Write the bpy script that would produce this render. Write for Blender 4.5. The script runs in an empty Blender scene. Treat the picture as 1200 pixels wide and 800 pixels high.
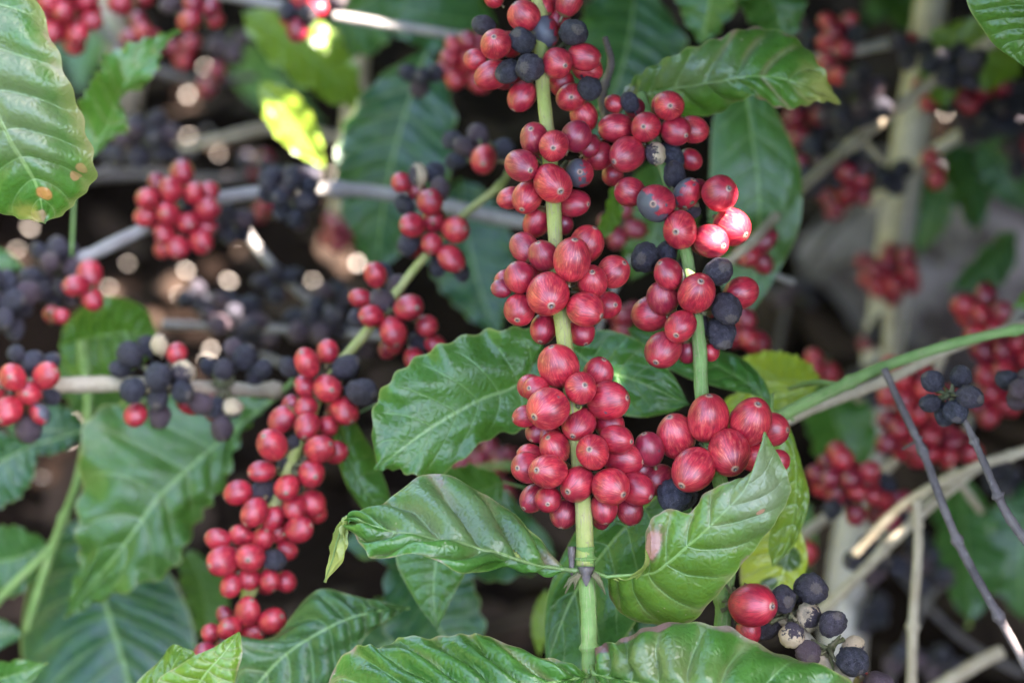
import bpy, math, random
import numpy as np
from mathutils import Vector, Matrix
random.seed(7); rng = np.random.default_rng(7)
S = bpy.context.scene
R = math.radians
# ------------------------------------------------------------------ camera, sky, sun, exposure
CAM = np.array([0.0, 0.0, 1.30]); PITCH = R(35); LENS = 85.0; FOC = 0.952
cd = bpy.data.cameras.new('camera'); cam = bpy.data.objects.new('camera', cd); S.collection.objects.link(cam)
cam.location = CAM.tolist(); cam.rotation_euler = (R(90) - PITCH, 0, 0)
cd.lens = LENS; cd.sensor_width = 36; cd.clip_start = 0.02; cd.clip_end = 2000
cd.dof.use_dof = True; cd.dof.focus_distance = FOC; cd.dof.aperture_fstop = 6.0; cd.dof.aperture_blades = 0
S.camera = cam
SUN = np.array([0.50, -0.16, 0.85]); SUN /= np.linalg.norm(SUN)
elev = math.asin(SUN[2]); azim = math.atan2(SUN[0], SUN[1])
w = bpy.data.worlds.new('World'); S.world = w; w.use_nodes = True
nt = w.node_tree; nt.nodes.clear()
sky = nt.nodes.new('ShaderNodeTexSky'); sky.sky_type = 'NISHITA'; sky.sun_disc = False
sky.sun_elevation = elev; sky.sun_rotation = azim; sky.air_density = 1.0; sky.dust_density = 2.5; sky.ozone_density = 1.0
bg = nt.nodes.new('ShaderNodeBackground'); bg.inputs[1].default_value = 0.15
wo = nt.nodes.new('ShaderNodeOutputWorld'); nt.links.new(sky.outputs[0], bg.inputs[0]); nt.links.new(bg.outputs[0], wo.inputs[0])
sl = bpy.data.lights.new('sun', 'SUN'); sl.energy = 5.0; sl.angle = R(0.5); sl.color = (1.0, 0.95, 0.87)
so = bpy.data.objects.new('sun', sl); S.collection.objects.link(so)
so.rotation_euler = Vector(SUN.tolist()).to_track_quat('Z', 'Y').to_euler()
S.view_settings.view_transform = 'Standard'; S.view_settings.look = 'None'; S.view_settings.gamma = 1
S.view_settings.exposure = 3.55; S.view_settings.use_curve_mapping = False
S.render.engine = 'CYCLES'; S.render.resolution_x = 1024; S.render.resolution_y = 682
S.cycles.max_bounces = 7; S.cycles.transparent_max_bounces = 4

# ------------------------------------------------------------------ geometry helpers
FWD = np.array([0, math.cos(PITCH), -math.sin(PITCH)]); RT = np.array([1.0, 0, 0]); UP = np.array([0, math.sin(PITCH), math.cos(PITCH)])
K = 36 / LENS / 1200
def pm(d): return K * d                       # metres per photo pixel at depth d
def P(x, y, d): return CAM + FWD * d + RT * ((x - 600) * K * d) - UP * ((y - 400) * K * d)
def proj(p):
    v = p - CAM; d = v @ FWD
    return 600 + (v @ RT) / (K * d), 400 - (v @ UP) / (K * d), d
def gpt(x, y, z=0.0):                         # where the line of sight through a photo point meets the ground
    v = P(x, y, 1.0) - CAM
    return CAM + v * ((z - CAM[2]) / v[2])
def nrm(v): return v / max(1e-9, np.linalg.norm(v))
def cat(pts, n):
    """Catmull-Rom through pts (list of 3-vectors), n+1 samples."""
    p = np.array(pts, float)
    if len(p) == 2: return p[0] + np.linspace(0, 1, n + 1)[:, None] * (p[1] - p[0])
    q = np.vstack([2 * p[0] - p[1], p, 2 * p[-1] - p[-2]]); m = len(p) - 1; out = []
    for t in np.linspace(0, m, n + 1):
        i = min(int(t), m - 1); f = t - i; a, b, c, d = q[i:i + 4]
        out.append(0.5 * (2 * b + (c - a) * f + (2 * a - 5 * b + 4 * c - d) * f * f + (3 * b - a - 3 * c + d) * f ** 3))
    return np.array(out)
def mesh(name, V, F, uv=None, mat=None, smooth=True):
    me = bpy.data.meshes.new(name); me.from_pydata([tuple(map(float, v)) for v in V], [], F); me.update()
    if smooth: me.polygons.foreach_set('use_smooth', [True] * len(me.polygons))
    if uv is not None:
        L = me.uv_layers.new(name='UVMap'); li = np.zeros(len(me.loops), dtype=np.int32); me.loops.foreach_get('vertex_index', li)
        L.data.foreach_set('uv', np.asarray(uv, dtype=np.float32)[li].ravel())
    if mat: me.materials.append(mat)
    return me
def tag(o, label=None, cat_=None, group=None, kind=None):
    if label: o['label'] = label
    if cat_: o['category'] = cat_
    if group: o['group'] = group
    if kind: o['kind'] = kind
    return o
def thing(name, at, label, cat_, group=None):
    o = bpy.data.objects.new(name, None); S.collection.objects.link(o); o.empty_display_size = 0.02
    o.location = tuple(map(float, at)); tag(o, label, cat_, group); o['_w'] = [float(a) for a in at]; return o
def wpos(o): return np.array(list(o['_w']))
def put(name, me, parent, at=None, rot=None, sc=None, col=None):
    """Link mesh data as one object; 'at' is a world position."""
    o = bpy.data.objects.new(name, me); S.collection.objects.link(o)
    a = np.array(at if at is not None else (0, 0, 0), float); o['_w'] = [float(x) for x in a]
    if parent is not None:
        o.parent = parent; a = a - wpos(parent)
    o.location = tuple(map(float, a))
    if rot is not None: o.rotation_mode = 'QUATERNION'; o.rotation_quaternion = rot
    if sc is not None: o.scale = sc
    if col is not None: o.color = col
    return o
def tube(pts, rad, seg=12, rough=0.0, swell=None):
    """Tapered tube with a rough surface; returns V, F, uv (u along, v around)."""
    pts = np.array(pts); n = len(pts); V = []; F = []; UV = []
    T = np.gradient(pts, axis=0); up = np.array([0.3, 0.9, 0.2]); L = 0
    for i in range(n):
        t = nrm(T[i]); a = nrm(np.cross(t, up)); b = np.cross(t, a)
        if i: L += np.linalg.norm(pts[i] - pts[i - 1])
        for j in range(seg):
            th = 2 * math.pi * j / seg
            r = rad[i] * (1 + rough * (random.random() - .5))
            V.append(pts[i] + r * (math.cos(th) * a + math.sin(th) * b)); UV.append((L * 20, j / seg))
    for i in range(n - 1):
        for j in range(seg):
            k = (j + 1) % seg; F.append((i * seg + j, i * seg + k, (i + 1) * seg + k, (i + 1) * seg + j))
    F.append(tuple(range(seg))[::-1]); F.append(tuple((n - 1) * seg + j for j in range(seg)))
    return V, F, UV

# ------------------------------------------------------------------ node materials
class NT:
    def __init__(s, name):
        s.m = bpy.data.materials.new(name); s.m.use_nodes = True; s.t = s.m.node_tree; s.t.nodes.clear()
    def n(s, typ, ins=None, **kw):
        nd = s.t.nodes.new(typ)
        for k, v in kw.items(): setattr(nd, k, v)
        for k, v in (ins or {}).items(): s.set(nd.inputs[k], v)
        return nd
    def set(s, inp, v):
        if isinstance(v, bpy.types.NodeSocket): s.t.links.new(v, inp)
        elif isinstance(v, tuple) and len(v) == 3 and inp.type == 'RGBA': inp.default_value = (*v, 1)
        else: inp.default_value = v
    def math(s, op, a, b=0.0, c=0.0, clamp=False):
        nd = s.n('ShaderNodeMath', operation=op, use_clamp=clamp); s.set(nd.inputs[0], a); s.set(nd.inputs[1], b); s.set(nd.inputs[2], c); return nd.outputs[0]
    def vmath(s, op, a, b=(0, 0, 0)):
        nd = s.n('ShaderNodeVectorMath', operation=op); s.set(nd.inputs[0], a)
        if op == 'SCALE': s.set(nd.inputs[3], b)
        else: s.set(nd.inputs[1], b)
        return nd.outputs[0]
    def mix(s, f, a, b, mode='MIX'):
        nd = s.n('ShaderNodeMix', data_type='RGBA', blend_type=mode); s.set(nd.inputs[0], f); s.set(nd.inputs[6], a); s.set(nd.inputs[7], b); return nd.outputs[2]
    def ramp(s, v, lo, hi, a=0.0, b=1.0):
        nd = s.n('ShaderNodeMapRange', interpolation_type='SMOOTHSTEP'); s.set(nd.inputs[0], v); s.set(nd.inputs[1], lo); s.set(nd.inputs[2], hi); s.set(nd.inputs[3], a); s.set(nd.inputs[4], b); return nd.outputs[0]
    def noise(s, vec, scale, detail=3, rough=0.55, w=None, dist=0.0):
        nd = s.n('ShaderNodeTexNoise', noise_dimensions='4D' if w is not None else '3D')
        s.set(nd.inputs['Vector'], vec); s.set(nd.inputs['Scale'], scale); s.set(nd.inputs['Detail'], float(detail)); s.set(nd.inputs['Roughness'], rough); s.set(nd.inputs['Distortion'], dist)
        if w is not None: s.set(nd.inputs['W'], w)
        return nd.outputs[0]
    def out(s, sh): s.t.links.new(sh, s.n('ShaderNodeOutputMaterial').inputs[0]); return s.m
    def bump(s, h, strength, dist): 
        nd = s.n('ShaderNodeBump'); s.set(nd.inputs['Height'], h); nd.inputs['Strength'].default_value = strength; nd.inputs['Distance'].default_value = dist; return nd.outputs[0]
    def bsdf(s, **kw):
        nd = s.n('ShaderNodeBsdfPrincipled')
        for k, v in kw.items(): s.set(nd.inputs[k.replace('_', ' ')], v)
        return nd.outputs[0]

def cherry_mat():
    # object colour: r = how dark/purple, g = how streaked and pale, b = how much of the skin has dried black
    t = NT('cherry_skin'); oc = t.n('ShaderNodeTexCoord').outputs['Object']; oi = t.n('ShaderNodeObjectInfo')
    rnd = t.math('MULTIPLY', oi.outputs['Random'], 57.0); col = t.n('ShaderNodeSeparateColor', {'Color': oi.outputs['Color']}); cr, cg, cb = col.outputs
    sep = t.n('ShaderNodeSeparateXYZ', {0: oc}); x, y, z = sep.outputs
    flat = t.n('ShaderNodeCombineXYZ', {0: x, 1: y, 2: 0.0}).outputs[0]
    dirv = t.vmath('NORMALIZE', flat); zz = t.n('ShaderNodeCombineXYZ', {0: 0.0, 1: 0.0, 2: t.math('MULTIPLY', z, 0.22)}).outputs[0]
    sv = t.vmath('ADD', dirv, zz)
    st = t.noise(sv, 10.0, 5, 0.72, rnd, 0.12); fine = t.noise(sv, 34.0, 3, 0.6, rnd, 0.1)
    big = t.noise(oc, 1.3, 2, 0.5, rnd); big2 = t.noise(oc, 0.8, 1, 0.5, t.math('ADD', rnd, 9.0))
    s1 = t.math('ADD', t.math('MULTIPLY', st, 0.68), t.math('MULTIPLY', fine, 0.32))
    base = t.mix(t.ramp(big, 0.3, 0.7), (0.30, 0.005, 0.024), (0.58, 0.022, 0.046))
    base = t.mix(t.math('MULTIPLY', t.ramp(s1, 0.50, 0.40), 0.75), base, (0.17, 0.002, 0.014))
    pale = t.mix(big2, (0.80, 0.22, 0.11), (0.76, 0.16, 0.13))
    amt = t.math('MULTIPLY', t.ramp(s1, 0.49, 0.64), t.math('ADD', t.math('MULTIPLY', cg, 0.58), t.math('MULTIPLY', t.ramp(big2, 0.42, 0.7), 0.35)), clamp=True)
    base = t.mix(amt, base, pale)
    base = t.mix(t.math('MULTIPLY', cr, 0.8), base, (0.13, 0.006, 0.03))
    # dried part of the skin
    dm = t.ramp(t.math('ADD', t.math('ADD', t.math('MULTIPLY', y, 0.42), 0.5), t.math('MULTIPLY', t.math('SUBTRACT', t.noise(oc, 2.2, 3, 0.5, rnd), 0.5), 0.9)), t.math('SUBTRACT', 1.02, cb), t.math('SUBTRACT', 1.10, cb))
    base = t.mix(dm, base, t.mix(fine, (0.035, 0.035, 0.05), (0.10, 0.09, 0.11)))
    # small pale dots and scuffs
    vo = t.n('ShaderNodeTexVoronoi', {'Vector': oc, 'Scale': 9.0}); dots = t.ramp(vo.outputs[0], 0.10, 0.05)
    base = t.mix(t.math('MULTIPLY', dots, t.math('MULTIPLY', t.ramp(big2, 0.45, 0.6), 0.35)), base, (0.62, 0.42, 0.30))
    sc = t.ramp(t.noise(oc, 5.0, 4, 0.7, rnd), 0.66, 0.74)
    base = t.mix(t.math('MULTIPLY', sc, 0.5), base, (0.22, 0.09, 0.06))
    rho = t.math('SQRT', t.math('ADD', t.math('MULTIPLY', x, x), t.math('MULTIPLY', y, y)))
    top = t.ramp(z, 0.5, 0.7)
    halo = t.math('MULTIPLY', t.ramp(t.math('ADD', rho, t.math('MULTIPLY', fine, 0.08)), 0.30, 0.18), top); ring = t.math('MULTIPLY', t.ramp(rho, 0.20, 0.16), top); core = t.math('MULTIPLY', t.ramp(rho, 0.12, 0.075), top)
    base = t.mix(t.math('MULTIPLY', halo, 0.45), base, (0.42, 0.14, 0.10)); base = t.mix(t.math('MULTIPLY', ring, 0.85), base, (0.38, 0.21, 0.15)); base = t.mix(core, base, (0.11, 0.065, 0.055))
    bot = t.ramp(z, -0.88, -0.97); base = t.mix(bot, base, (0.2, 0.12, 0.05))
    rough = t.math('ADD', t.math('ADD', 0.33, t.math('MULTIPLY', fine, 0.14)), t.math('MULTIPLY', dm, 0.3))
    nrmv = t.bump(t.math('ADD', t.math('MULTIPLY', fine, 0.6), t.math('MULTIPLY', t.noise(oc, 4.0, 3, 0.5), 0.8)), 0.16, 0.0010)
    b = t.bsdf(Base_Color=base, Roughness=rough, Normal=nrmv, Specular_IOR_Level=0.7, Subsurface_Weight=0.06, Subsurface_Radius=(0.5, 0.12, 0.06), Subsurface_Scale=0.006, Coat_Weight=0.35, Coat_Roughness=0.30)
    return t.out(b)
def dry_mat():
    # object colour: r = brown cast, g = brightness, b = tan peeled part
    t = NT('dried_cherry_skin'); oc = t.n('ShaderNodeTexCoord').outputs['Object']; oi = t.n('ShaderNodeObjectInfo')
    rnd = t.math('MULTIPLY', oi.outputs['Random'], 31.0); col = t.n('ShaderNodeSeparateColor', {'Color': oi.outputs['Color']}); cr, cg, cb = col.outputs
    n1 = t.noise(oc, 3.0, 5, 0.65, rnd); n2 = t.noise(oc, 12.0, 4, 0.7, rnd)
    base = t.mix(t.ramp(n1, 0.3, 0.72), (0.014, 0.013, 0.020), (0.064, 0.058, 0.078))
    base = t.mix(t.math('MULTIPLY', cr, 0.7), base, (0.10, 0.055, 0.06))
    base = t.mix(t.math('MULTIPLY', t.ramp(n2, 0.56, 0.70), 0.6), base, (0.22, 0.185, 0.17))
    z = t.n('ShaderNodeSeparateXYZ', {0: oc}).outputs[2]
    y = t.n('ShaderNodeSeparateXYZ', {0: oc}).outputs[1]
    peel = t.ramp(t.math('ADD', t.math('MULTIPLY', y, 0.3), t.math('MULTIPLY', n1, 0.9)), t.math('SUBTRACT', 1.15, cb), t.math('SUBTRACT', 1.19, cb))
    base = t.mix(peel, base, t.mix(n2, (0.42, 0.29, 0.17), (0.60, 0.46, 0.31)))
    base = t.mix(1.0, base, t.n('ShaderNodeCombineColor', {0: t.math('ADD', 0.6, cg), 1: t.math('ADD', 0.6, cg), 2: t.math('ADD', 0.6, cg)}).outputs[0], 'MULTIPLY')
    base = t.mix(t.math('MULTIPLY', t.ramp(t.math('ADD', z, t.math('MULTIPLY', n2, 0.06)), 1.04, 1.10), 0.5), base, (0.2, 0.15, 0.12))
    nv = t.bump(t.math('ADD', n1, t.math('MULTIPLY', n2, 0.8)), 0.8, 0.002)
    return t.out(t.bsdf(Base_Color=base, Roughness=0.62, Normal=nv, Specular_IOR_Level=0.4))
NV = 9.0
def leaf_mat(name='leaf_blade', blots=()):
    # UV: u = along the blade, v = across (0..1, midrib 0.5).  object colour: r = darkness/blueness, g = yellowness, b = blemishes
    t = NT(name); tc = t.n('ShaderNodeTexCoord'); oc = tc.outputs['Object']; oi = t.n('ShaderNodeObjectInfo')
    uvs = t.n('ShaderNodeSeparateXYZ', {0: tc.outputs['UV']}); u, v = uvs.outputs[0], uvs.outputs[1]
    rnd = t.math('MULTIPLY', oi.outputs['Random'], 43.0); col = t.n('ShaderNodeSeparateColor', {'Color': oi.outputs['Color']}); cr, cg, cb = col.outputs
    av = t.math('ABSOLUTE', t.math('MULTIPLY', t.math('SUBTRACT', v, 0.5), 2.0))
    n1 = t.noise(oc, 28.0, 3, 0.55, rnd); n2 = t.noise(oc, 170.0, 4, 0.65, rnd); n3 = t.noise(oc, 750.0, 2, 0.5, rnd)
    ph = t.math('ADD', t.math('SUBTRACT', t.math('MULTIPLY', u, NV), t.math('MULTIPLY', t.math('POWER', av, 1.25), 1.15)), t.math('MULTIPLY', t.math('SUBTRACT', n1, 0.5), 0.25))
    fr = t.math('ABSOLUTE', t.math('SUBTRACT', t.math('FRACT', ph), 0.5))            # 0 on a side vein
    vein = t.ramp(fr, 0.055, 0.012); vein = t.math('MULTIPLY', vein, t.ramp(av, 0.98, 0.6))
    softv = t.ramp(fr, 0.22, 0.0)
    midr = t.ramp(av, 0.040, 0.016)
    net = t.n('ShaderNodeTexVoronoi', {'Vector': oc, 'Scale': 330.0}, feature='DISTANCE_TO_EDGE').outputs[0]
    netl = t.ramp(net, 0.10, 0.0)
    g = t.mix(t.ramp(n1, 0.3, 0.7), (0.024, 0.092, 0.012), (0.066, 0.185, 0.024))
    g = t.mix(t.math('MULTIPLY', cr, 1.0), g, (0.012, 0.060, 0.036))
    g = t.mix(t.math('MULTIPLY', cg, 1.0), g, t.mix(n1, (0.30, 0.42, 0.020), (0.52, 0.48, 0.04)))
    g = t.mix(t.math('MULTIPLY', t.ramp(n2, 0.4, 0.7), 0.25), g, (0.10, 0.26, 0.05))
    g = t.mix(t.math('MULTIPLY', netl, 0.16), g, (0.12, 0.26, 0.09))
    bronze = t.math('MULTIPLY', t.math('MULTIPLY', softv, t.ramp(n1, 0.42, 0.66)), t.math('MULTIPLY', cb, 0.75))
    g = t.mix(bronze, g, (0.30, 0.20, 0.12))
    g = t.mix(t.math('MULTIPLY', vein, 0.50), g, (0.20, 0.34, 0.12))
    g = t.mix(t.math('MULTIPLY', midr, 0.62), g, (0.30, 0.44, 0.14))
    edge = t.ramp(av, 0.955, 1.0); g = t.mix(t.math('MULTIPLY', edge, 0.6), g, (0.34, 0.36, 0.12))
    # scabs and spots
    sp = t.noise(oc, 90.0, 3, 0.6, t.math('ADD', rnd, 3.0)); spm = t.math('MULTIPLY', t.ramp(sp, 0.70, 0.76), cb)
    g = t.mix(spm, g, (0.50, 0.24, 0.10))
    vo = t.n('ShaderNodeTexVoronoi', {'Vector': oc, 'Scale': 170.0}); sd = t.math('MULTIPLY', t.ramp(vo.outputs[0], 0.10, 0.06), t.ramp(n1, 0.50, 0.6))
    g = t.mix(t.math('MULTIPLY', sd, t.math('ADD', 0.25, cb)), g, (0.46, 0.40, 0.26))
    er = t.math('MULTIPLY', t.math('MULTIPLY', t.ramp(t.math('ADD', av, t.math('MULTIPLY', sp, 0.6)), 1.22, 1.32), t.ramp(n1, 0.45, 0.6)), cb)
    g = t.mix(er, g, (0.28, 0.15, 0.13))
    for (bu, bv, ru, rv, bc, st_) in blots:
        du_ = t.math('DIVIDE', t.math('SUBTRACT', u, bu), ru); dv_ = t.math('DIVIDE', t.math('SUBTRACT', v, bv), rv)
        q_ = t.math('ADD', t.math('SQRT', t.math('ADD', t.math('MULTIPLY', du_, du_), t.math('MULTIPLY', dv_, dv_))), t.math('MULTIPLY', t.math('SUBTRACT', t.noise(oc, 120.0, 4, 0.6), 0.5), 1.1))
        rim = t.math('MULTIPLY', t.ramp(q_, 1.25, 1.0), st_)
        g = t.mix(t.math('MULTIPLY', rim, 0.6), g, (bc[0] * .35, bc[1] * .4, bc[2] * .4)) if st_ > .8 else g
        g = t.mix(t.math('MULTIPLY', t.ramp(q_, 1.05 if st_ > .8 else 1.5, 0.9 if st_ > .8 else 0.3), st_), g, t.mix(n2, bc, (bc[0] * .75, bc[1] * .7, bc[2] * .7)))
    back = t.mix(0.65, g, (0.38, 0.40, 0.10)); bf = t.n('ShaderNodeNewGeometry').outputs['Backfacing']
    g = t.mix(bf, g, back)
    rough = t.math('ADD', t.math('ADD', 0.20, t.math('MULTIPLY', n2, 0.22)), t.math('MULTIPLY', bf, 0.2))
    h = t.math('ADD', t.math('MULTIPLY', t.math('SUBTRACT', 1.0, vein), 0.7), t.math('ADD', t.math('MULTIPLY', t.ramp(net, 0.0, 0.35), 0.35), t.math('MULTIPLY', n2, 0.7)))
    nv = t.bump(h, 0.42, 0.0009)
    p = t.bsdf(Base_Color=g, Roughness=rough, Normal=nv, Specular_IOR_Level=0.62)
    tr = t.n('ShaderNodeBsdfTranslucent', {'Color': t.mix(0.55, g, (0.30, 0.55, 0.02)), 'Normal': nv})
    m = t.n('ShaderNodeMixShader', {0: 0.22, 1: p, 2: tr.outputs[0]})
    return t.out(m.outputs[0])
def stem_mat(name, a, b, c, fleck=(0.30, 0.25, 0.18), scale=60.0):
    t = NT(name); oc = t.n('ShaderNodeTexCoord').outputs['Object']
    st = t.n('ShaderNodeTexCoord').outputs['UV']
    sepu = t.n('ShaderNodeSeparateXYZ', {0: st}).outputs
    ang = t.math('MULTIPLY', sepu[1], 6.28318)
    lv = t.n('ShaderNodeCombineXYZ', {0: t.math('COSINE', ang), 1: t.math('SINE', ang), 2: t.math('MULTIPLY', sepu[0], 0.9)}).outputs[0]
    n1 = t.noise(oc, scale, 4, 0.6); n2 = t.noise(lv, 5.0, 5, 0.65); n3 = t.noise(oc, scale * 9, 3, 0.6)
    g = t.mix(t.ramp(n1, 0.35, 0.65), a, b); g = t.mix(t.ramp(n2, 0.52, 0.68), g, c)
    g = t.mix(t.math('MULTIPLY', t.ramp(n3, 0.6, 0.7), 0.6), g, fleck)
    nv = t.bump(t.math('ADD', n2, t.math('MULTIPLY', n3, 0.6)), 0.6, 0.0012)
    return t.out(t.bsdf(Base_Color=g, Roughness=0.55, Normal=nv, Specular_IOR_Level=0.35))
M = {}
M['cherry'] = cherry_mat(); M['dry'] = dry_mat(); M['leaf'] = leaf_mat()
M['leaf_right'] = leaf_mat('leaf_blade_blotched', [(.33, .17, .10, .15, (.52, .25, .19), .95), (.82, .62, .2, .5, (.34, .36, .24), .55), (.70, .80, .014, .03, (.6, .3, .2), .9)])
M['leaf_corner'] = leaf_mat('leaf_blade_scabbed', [(.80, .56, .035, .10, (.60, .24, .08), .9), (.66, .90, .018, .04, (.5, .24, .12), .9), (.70, .86, .014, .04, (.5, .24, .12), .9), (.95, .40, .05, .3, (.45, .28, .18), .85), (.60, 1.0, .5, .10, (.30, .26, .10), .6), (.9, .2, .08, .2, (.42, .34, .08), .7), (.45, .62, .25, .30, (.24, .22, .16), .45)])
M['leaf_rim'] = leaf_mat('leaf_blade_browned', [(.13, .0, .07, .07, (.16, .07, .08), .95), (.36, .0, .10, .05, (.26, .14, .13), .9), (.56, .0, .05, .04, (.34, .25, .22), .8), (.30, .30, .2, .2, (.22, .22, .09), .5)])
M['leaf_blotchy'] = leaf_mat('leaf_blade_dark_blotches', [(.45, .6, .10, .2, (.04, .10, .02), .9), (.7, .35, .07, .12, (.03, .08, .02), .9), (.25, .75, .06, .1, (.05, .10, .02), .9)])
M['leaf_front'] = leaf_mat('leaf_blade_bronzed', [(.35, .3, .2, .3, (.20, .20, .13), .4), (.93, .5, .14, 1.2, (.52, .46, .14), .79), (.09, .2, .04, .3, (.25, .17, .11), .7)])
M['green_stem'] = stem_mat('green_stem', (0.14, 0.24, 0.06), (0.22, 0.33, 0.10), (0.30, 0.31, 0.15), (0.33, 0.24, 0.16))
M['yellow_stem'] = stem_mat('yellowing_stem', (0.30, 0.33, 0.08), (0.42, 0.40, 0.14), (0.30, 0.24, 0.16), (0.24, 0.17, 0.11))
M['grey_stem'] = stem_mat('grey_bark', (0.27, 0.23, 0.22), (0.38, 0.33, 0.30), (0.20, 0.17, 0.16), (0.42, 0.38, 0.34))
M['tan_stem'] = stem_mat('tan_bark', (0.42, 0.32, 0.22), (0.54, 0.43, 0.31), (0.27, 0.20, 0.14), (0.58, 0.50, 0.40))
M['pale_stem'] = stem_mat('pale_bark', (0.56, 0.46, 0.37), (0.68, 0.58, 0.48), (0.34, 0.26, 0.20), (0.75, 0.68, 0.60))
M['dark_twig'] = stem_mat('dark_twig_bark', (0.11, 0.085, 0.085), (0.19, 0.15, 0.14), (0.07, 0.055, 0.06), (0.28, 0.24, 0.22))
M['trunk'] = stem_mat('trunk_bark', (0.50, 0.40, 0.34), (0.66, 0.55, 0.48), (0.30, 0.22, 0.18), (0.72, 0.66, 0.60), 35.0)
M['knot'] = stem_mat('stalk_knot', (0.12, 0.13, 0.05), (0.20, 0.16, 0.09), (0.045, 0.035, 0.03), (0.4, 0.34, 0.24), 200.0)

# ------------------------------------------------------------------ cherry meshes (unit radius, local +z is the tip with its round scar)
def cherry_mesh(name, k, dry):
    seg = 40 if dry else 32
    th = [0.0, .035, .06, .085, .11, .135, .17, .23, .34, .5, .68, .88, 1.08, 1.28, 1.48, 1.68, 1.88, 2.08, 2.28, 2.48, 2.66, 2.82, 2.94, 3.03]
    r0 = np.random.default_rng(100 + k); el = 0.99 + r0.random() * 0.22; fl = 0.88 + r0.random() * 0.11
    ph = r0.random(8) * 6.28; dents = [(r0.uniform(0, 6.28), r0.uniform(.6, 2.2), r0.uniform(.25, .55), r0.uniform(.05, .26 if k % 2 else .15)) for _ in range(4)]; V = [(0, 0, el * 0.955)]; F = []
    for t in th[1:]:
        for j in range(seg):
            a = 2 * math.pi * j / seg; r = 1.0
            if t < 0.20: r *= {True: 0.972}.get(t < .05, 0.985 if t < .07 else (1.018 if t < .12 else (1.012 if t < .15 else 0.995)))
            r *= 1 + 0.028 * math.sin(2 * a + ph[0]) * math.sin(t) + 0.014 * math.sin(3 * a + ph[1] + 2 * t) * math.sin(t) - 0.05 * math.exp(-((t - 3.14) / 0.3) ** 2)
            if dry:
                s = math.sin(t)
                r *= 1 + 0.022 * math.sin(5 * a + ph[2] + 1.3 * t) * s + 0.020 * math.sin(3 * a - 3 * t + ph[3]) * s + 0.016 * math.sin(9 * a + ph[4] + 2 * t) * s * s + 0.010 * math.sin(7 * t + ph[5] + 2 * a)
                r *= 1 - (0.07 if k % 2 else 0.04) * (1 - abs(math.sin((7 + k) * a * .5 + 1.6 * math.sin(2.5 * t + ph[6]) + ph[7]))) ** 2 * 2 * s
                for (da, dt, dw, dm_) in dents:
                    cd_ = math.sin(t) * math.sin(dt) * math.cos(a - da) + math.cos(t) * math.cos(dt); r *= 1 - dm_ * math.exp(-(math.acos(max(-1, min(1, cd_))) / dw) ** 2)
            V.append((r * math.sin(t) * math.cos(a), r * math.sin(t) * math.sin(a) * fl, r * math.cos(t) * el))
    n = len(th) - 1
    for j in range(seg): F.append((0, 1 + j, 1 + (j + 1) % seg))
    for i in range(n - 1):
        for j in range(seg):
            k2 = (j + 1) % seg; F.append((1 + i * seg + j, 1 + (i + 1) * seg + j, 1 + (i + 1) * seg + k2, 1 + i * seg + k2))
    # short stalk
    b = 1 + (n - 1) * seg; m0 = len(V)
    for q, (rr, zz) in enumerate(((.11, -el * .96), (.09, -el * 1.12), (.12, -el * 1.3))):
        for j in range(seg):
            a = 2 * math.pi * j / seg; V.append((rr * math.cos(a), rr * math.sin(a), zz))
    F += [(b + j, m0 + j, m0 + (j + 1) % seg, b + (j + 1) % seg) for j in range(seg)]
    for q in range(2): F += [(m0 + q * seg + j, m0 + (q + 1) * seg + j, m0 + (q + 1) * seg + (j + 1) % seg, m0 + q * seg + (j + 1) % seg) for j in range(seg)]
    F.append(tuple(m0 + 2 * seg + j for j in range(seg)))
    return mesh(name, V, F, mat=M['dry'] if dry else M['cherry'])
RED = [cherry_mesh('cherry', k, False) for k in range(9)]; DRY = [cherry_mesh('dried_cherry', k, True) for k in range(8)]
def quat(zdir, spin):
    q = Vector(list(map(float, zdir))).to_track_quat('Z', 'Y'); return q @ __import__('mathutils').Quaternion((0, 0, 1), spin)
def cherry(parent, c, r, kind, apex, spin=None, label=None):
    u = random.random; spin = u() * 6.28 if spin is None else spin
    if kind in 'kmt':
        me = random.choice(DRY); col = {'k': (u() * .35, .35 + u() * .5, 0.0, 1), 'm': (.9, .6 + u() * .4, .12, 1), 't': (.5, .8, .72 + u() * .12, 1)}[kind]; name = 'dried_cherry'
    else:
        me = random.choice(RED); name = 'cherry'
        col = {'r': (u() * .25, .35 + u() * .45, 0, 1), 'p': (0, .95, 0, 1), 'd': (.75, .4, 0.05, 1), 'h': (.25, .4, .62, 1), 'o': (0, 1.6, 0, 1), 's': (.55, 1.1, 0, 1), 'b': (.1 + u() * .4, .15 + .2 * u(), 0, 1)}[kind]
    s = r * (0.985 + 0.03 * u())
    o = put(name, me, parent, c, quat(apex, spin), (s, s, s), col)
    if label: o['label'] = label
    return o
def knot_mesh(at, axis, R0, n=16):
    """The knuckle of short stalks and dry calyx bits the cherries sit on."""
    V = []; F = []; UV = []
    ax = nrm(axis); a = nrm(np.cross(ax, (0.2, 0.1, 0.97))); b = np.cross(ax, a)
    for i in range(n):
        th = random.random() * 6.28; d = nrm(math.cos(th) * a + math.sin(th) * b + ax * random.uniform(-.7, .7)); L = R0 * random.uniform(.6, 1.1)
        p0 = d * R0 * .1 + ax * random.uniform(-.25, .25) * R0; bend = np.array([random.uniform(-.2, .2) * R0 for _ in range(3)])
        v, f, uv = tube([p0, p0 + d * L * .5 + bend * .4, p0 + d * L + bend], [R0 * .15, R0 * .10, R0 * random.uniform(.05, .16)], 6, 0.3)
        F += [tuple(q + len(V) for q in ff) for ff in f]; V += v; UV += uv
    return mesh('cherry_cluster', V, F, UV, M['knot'])
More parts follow.
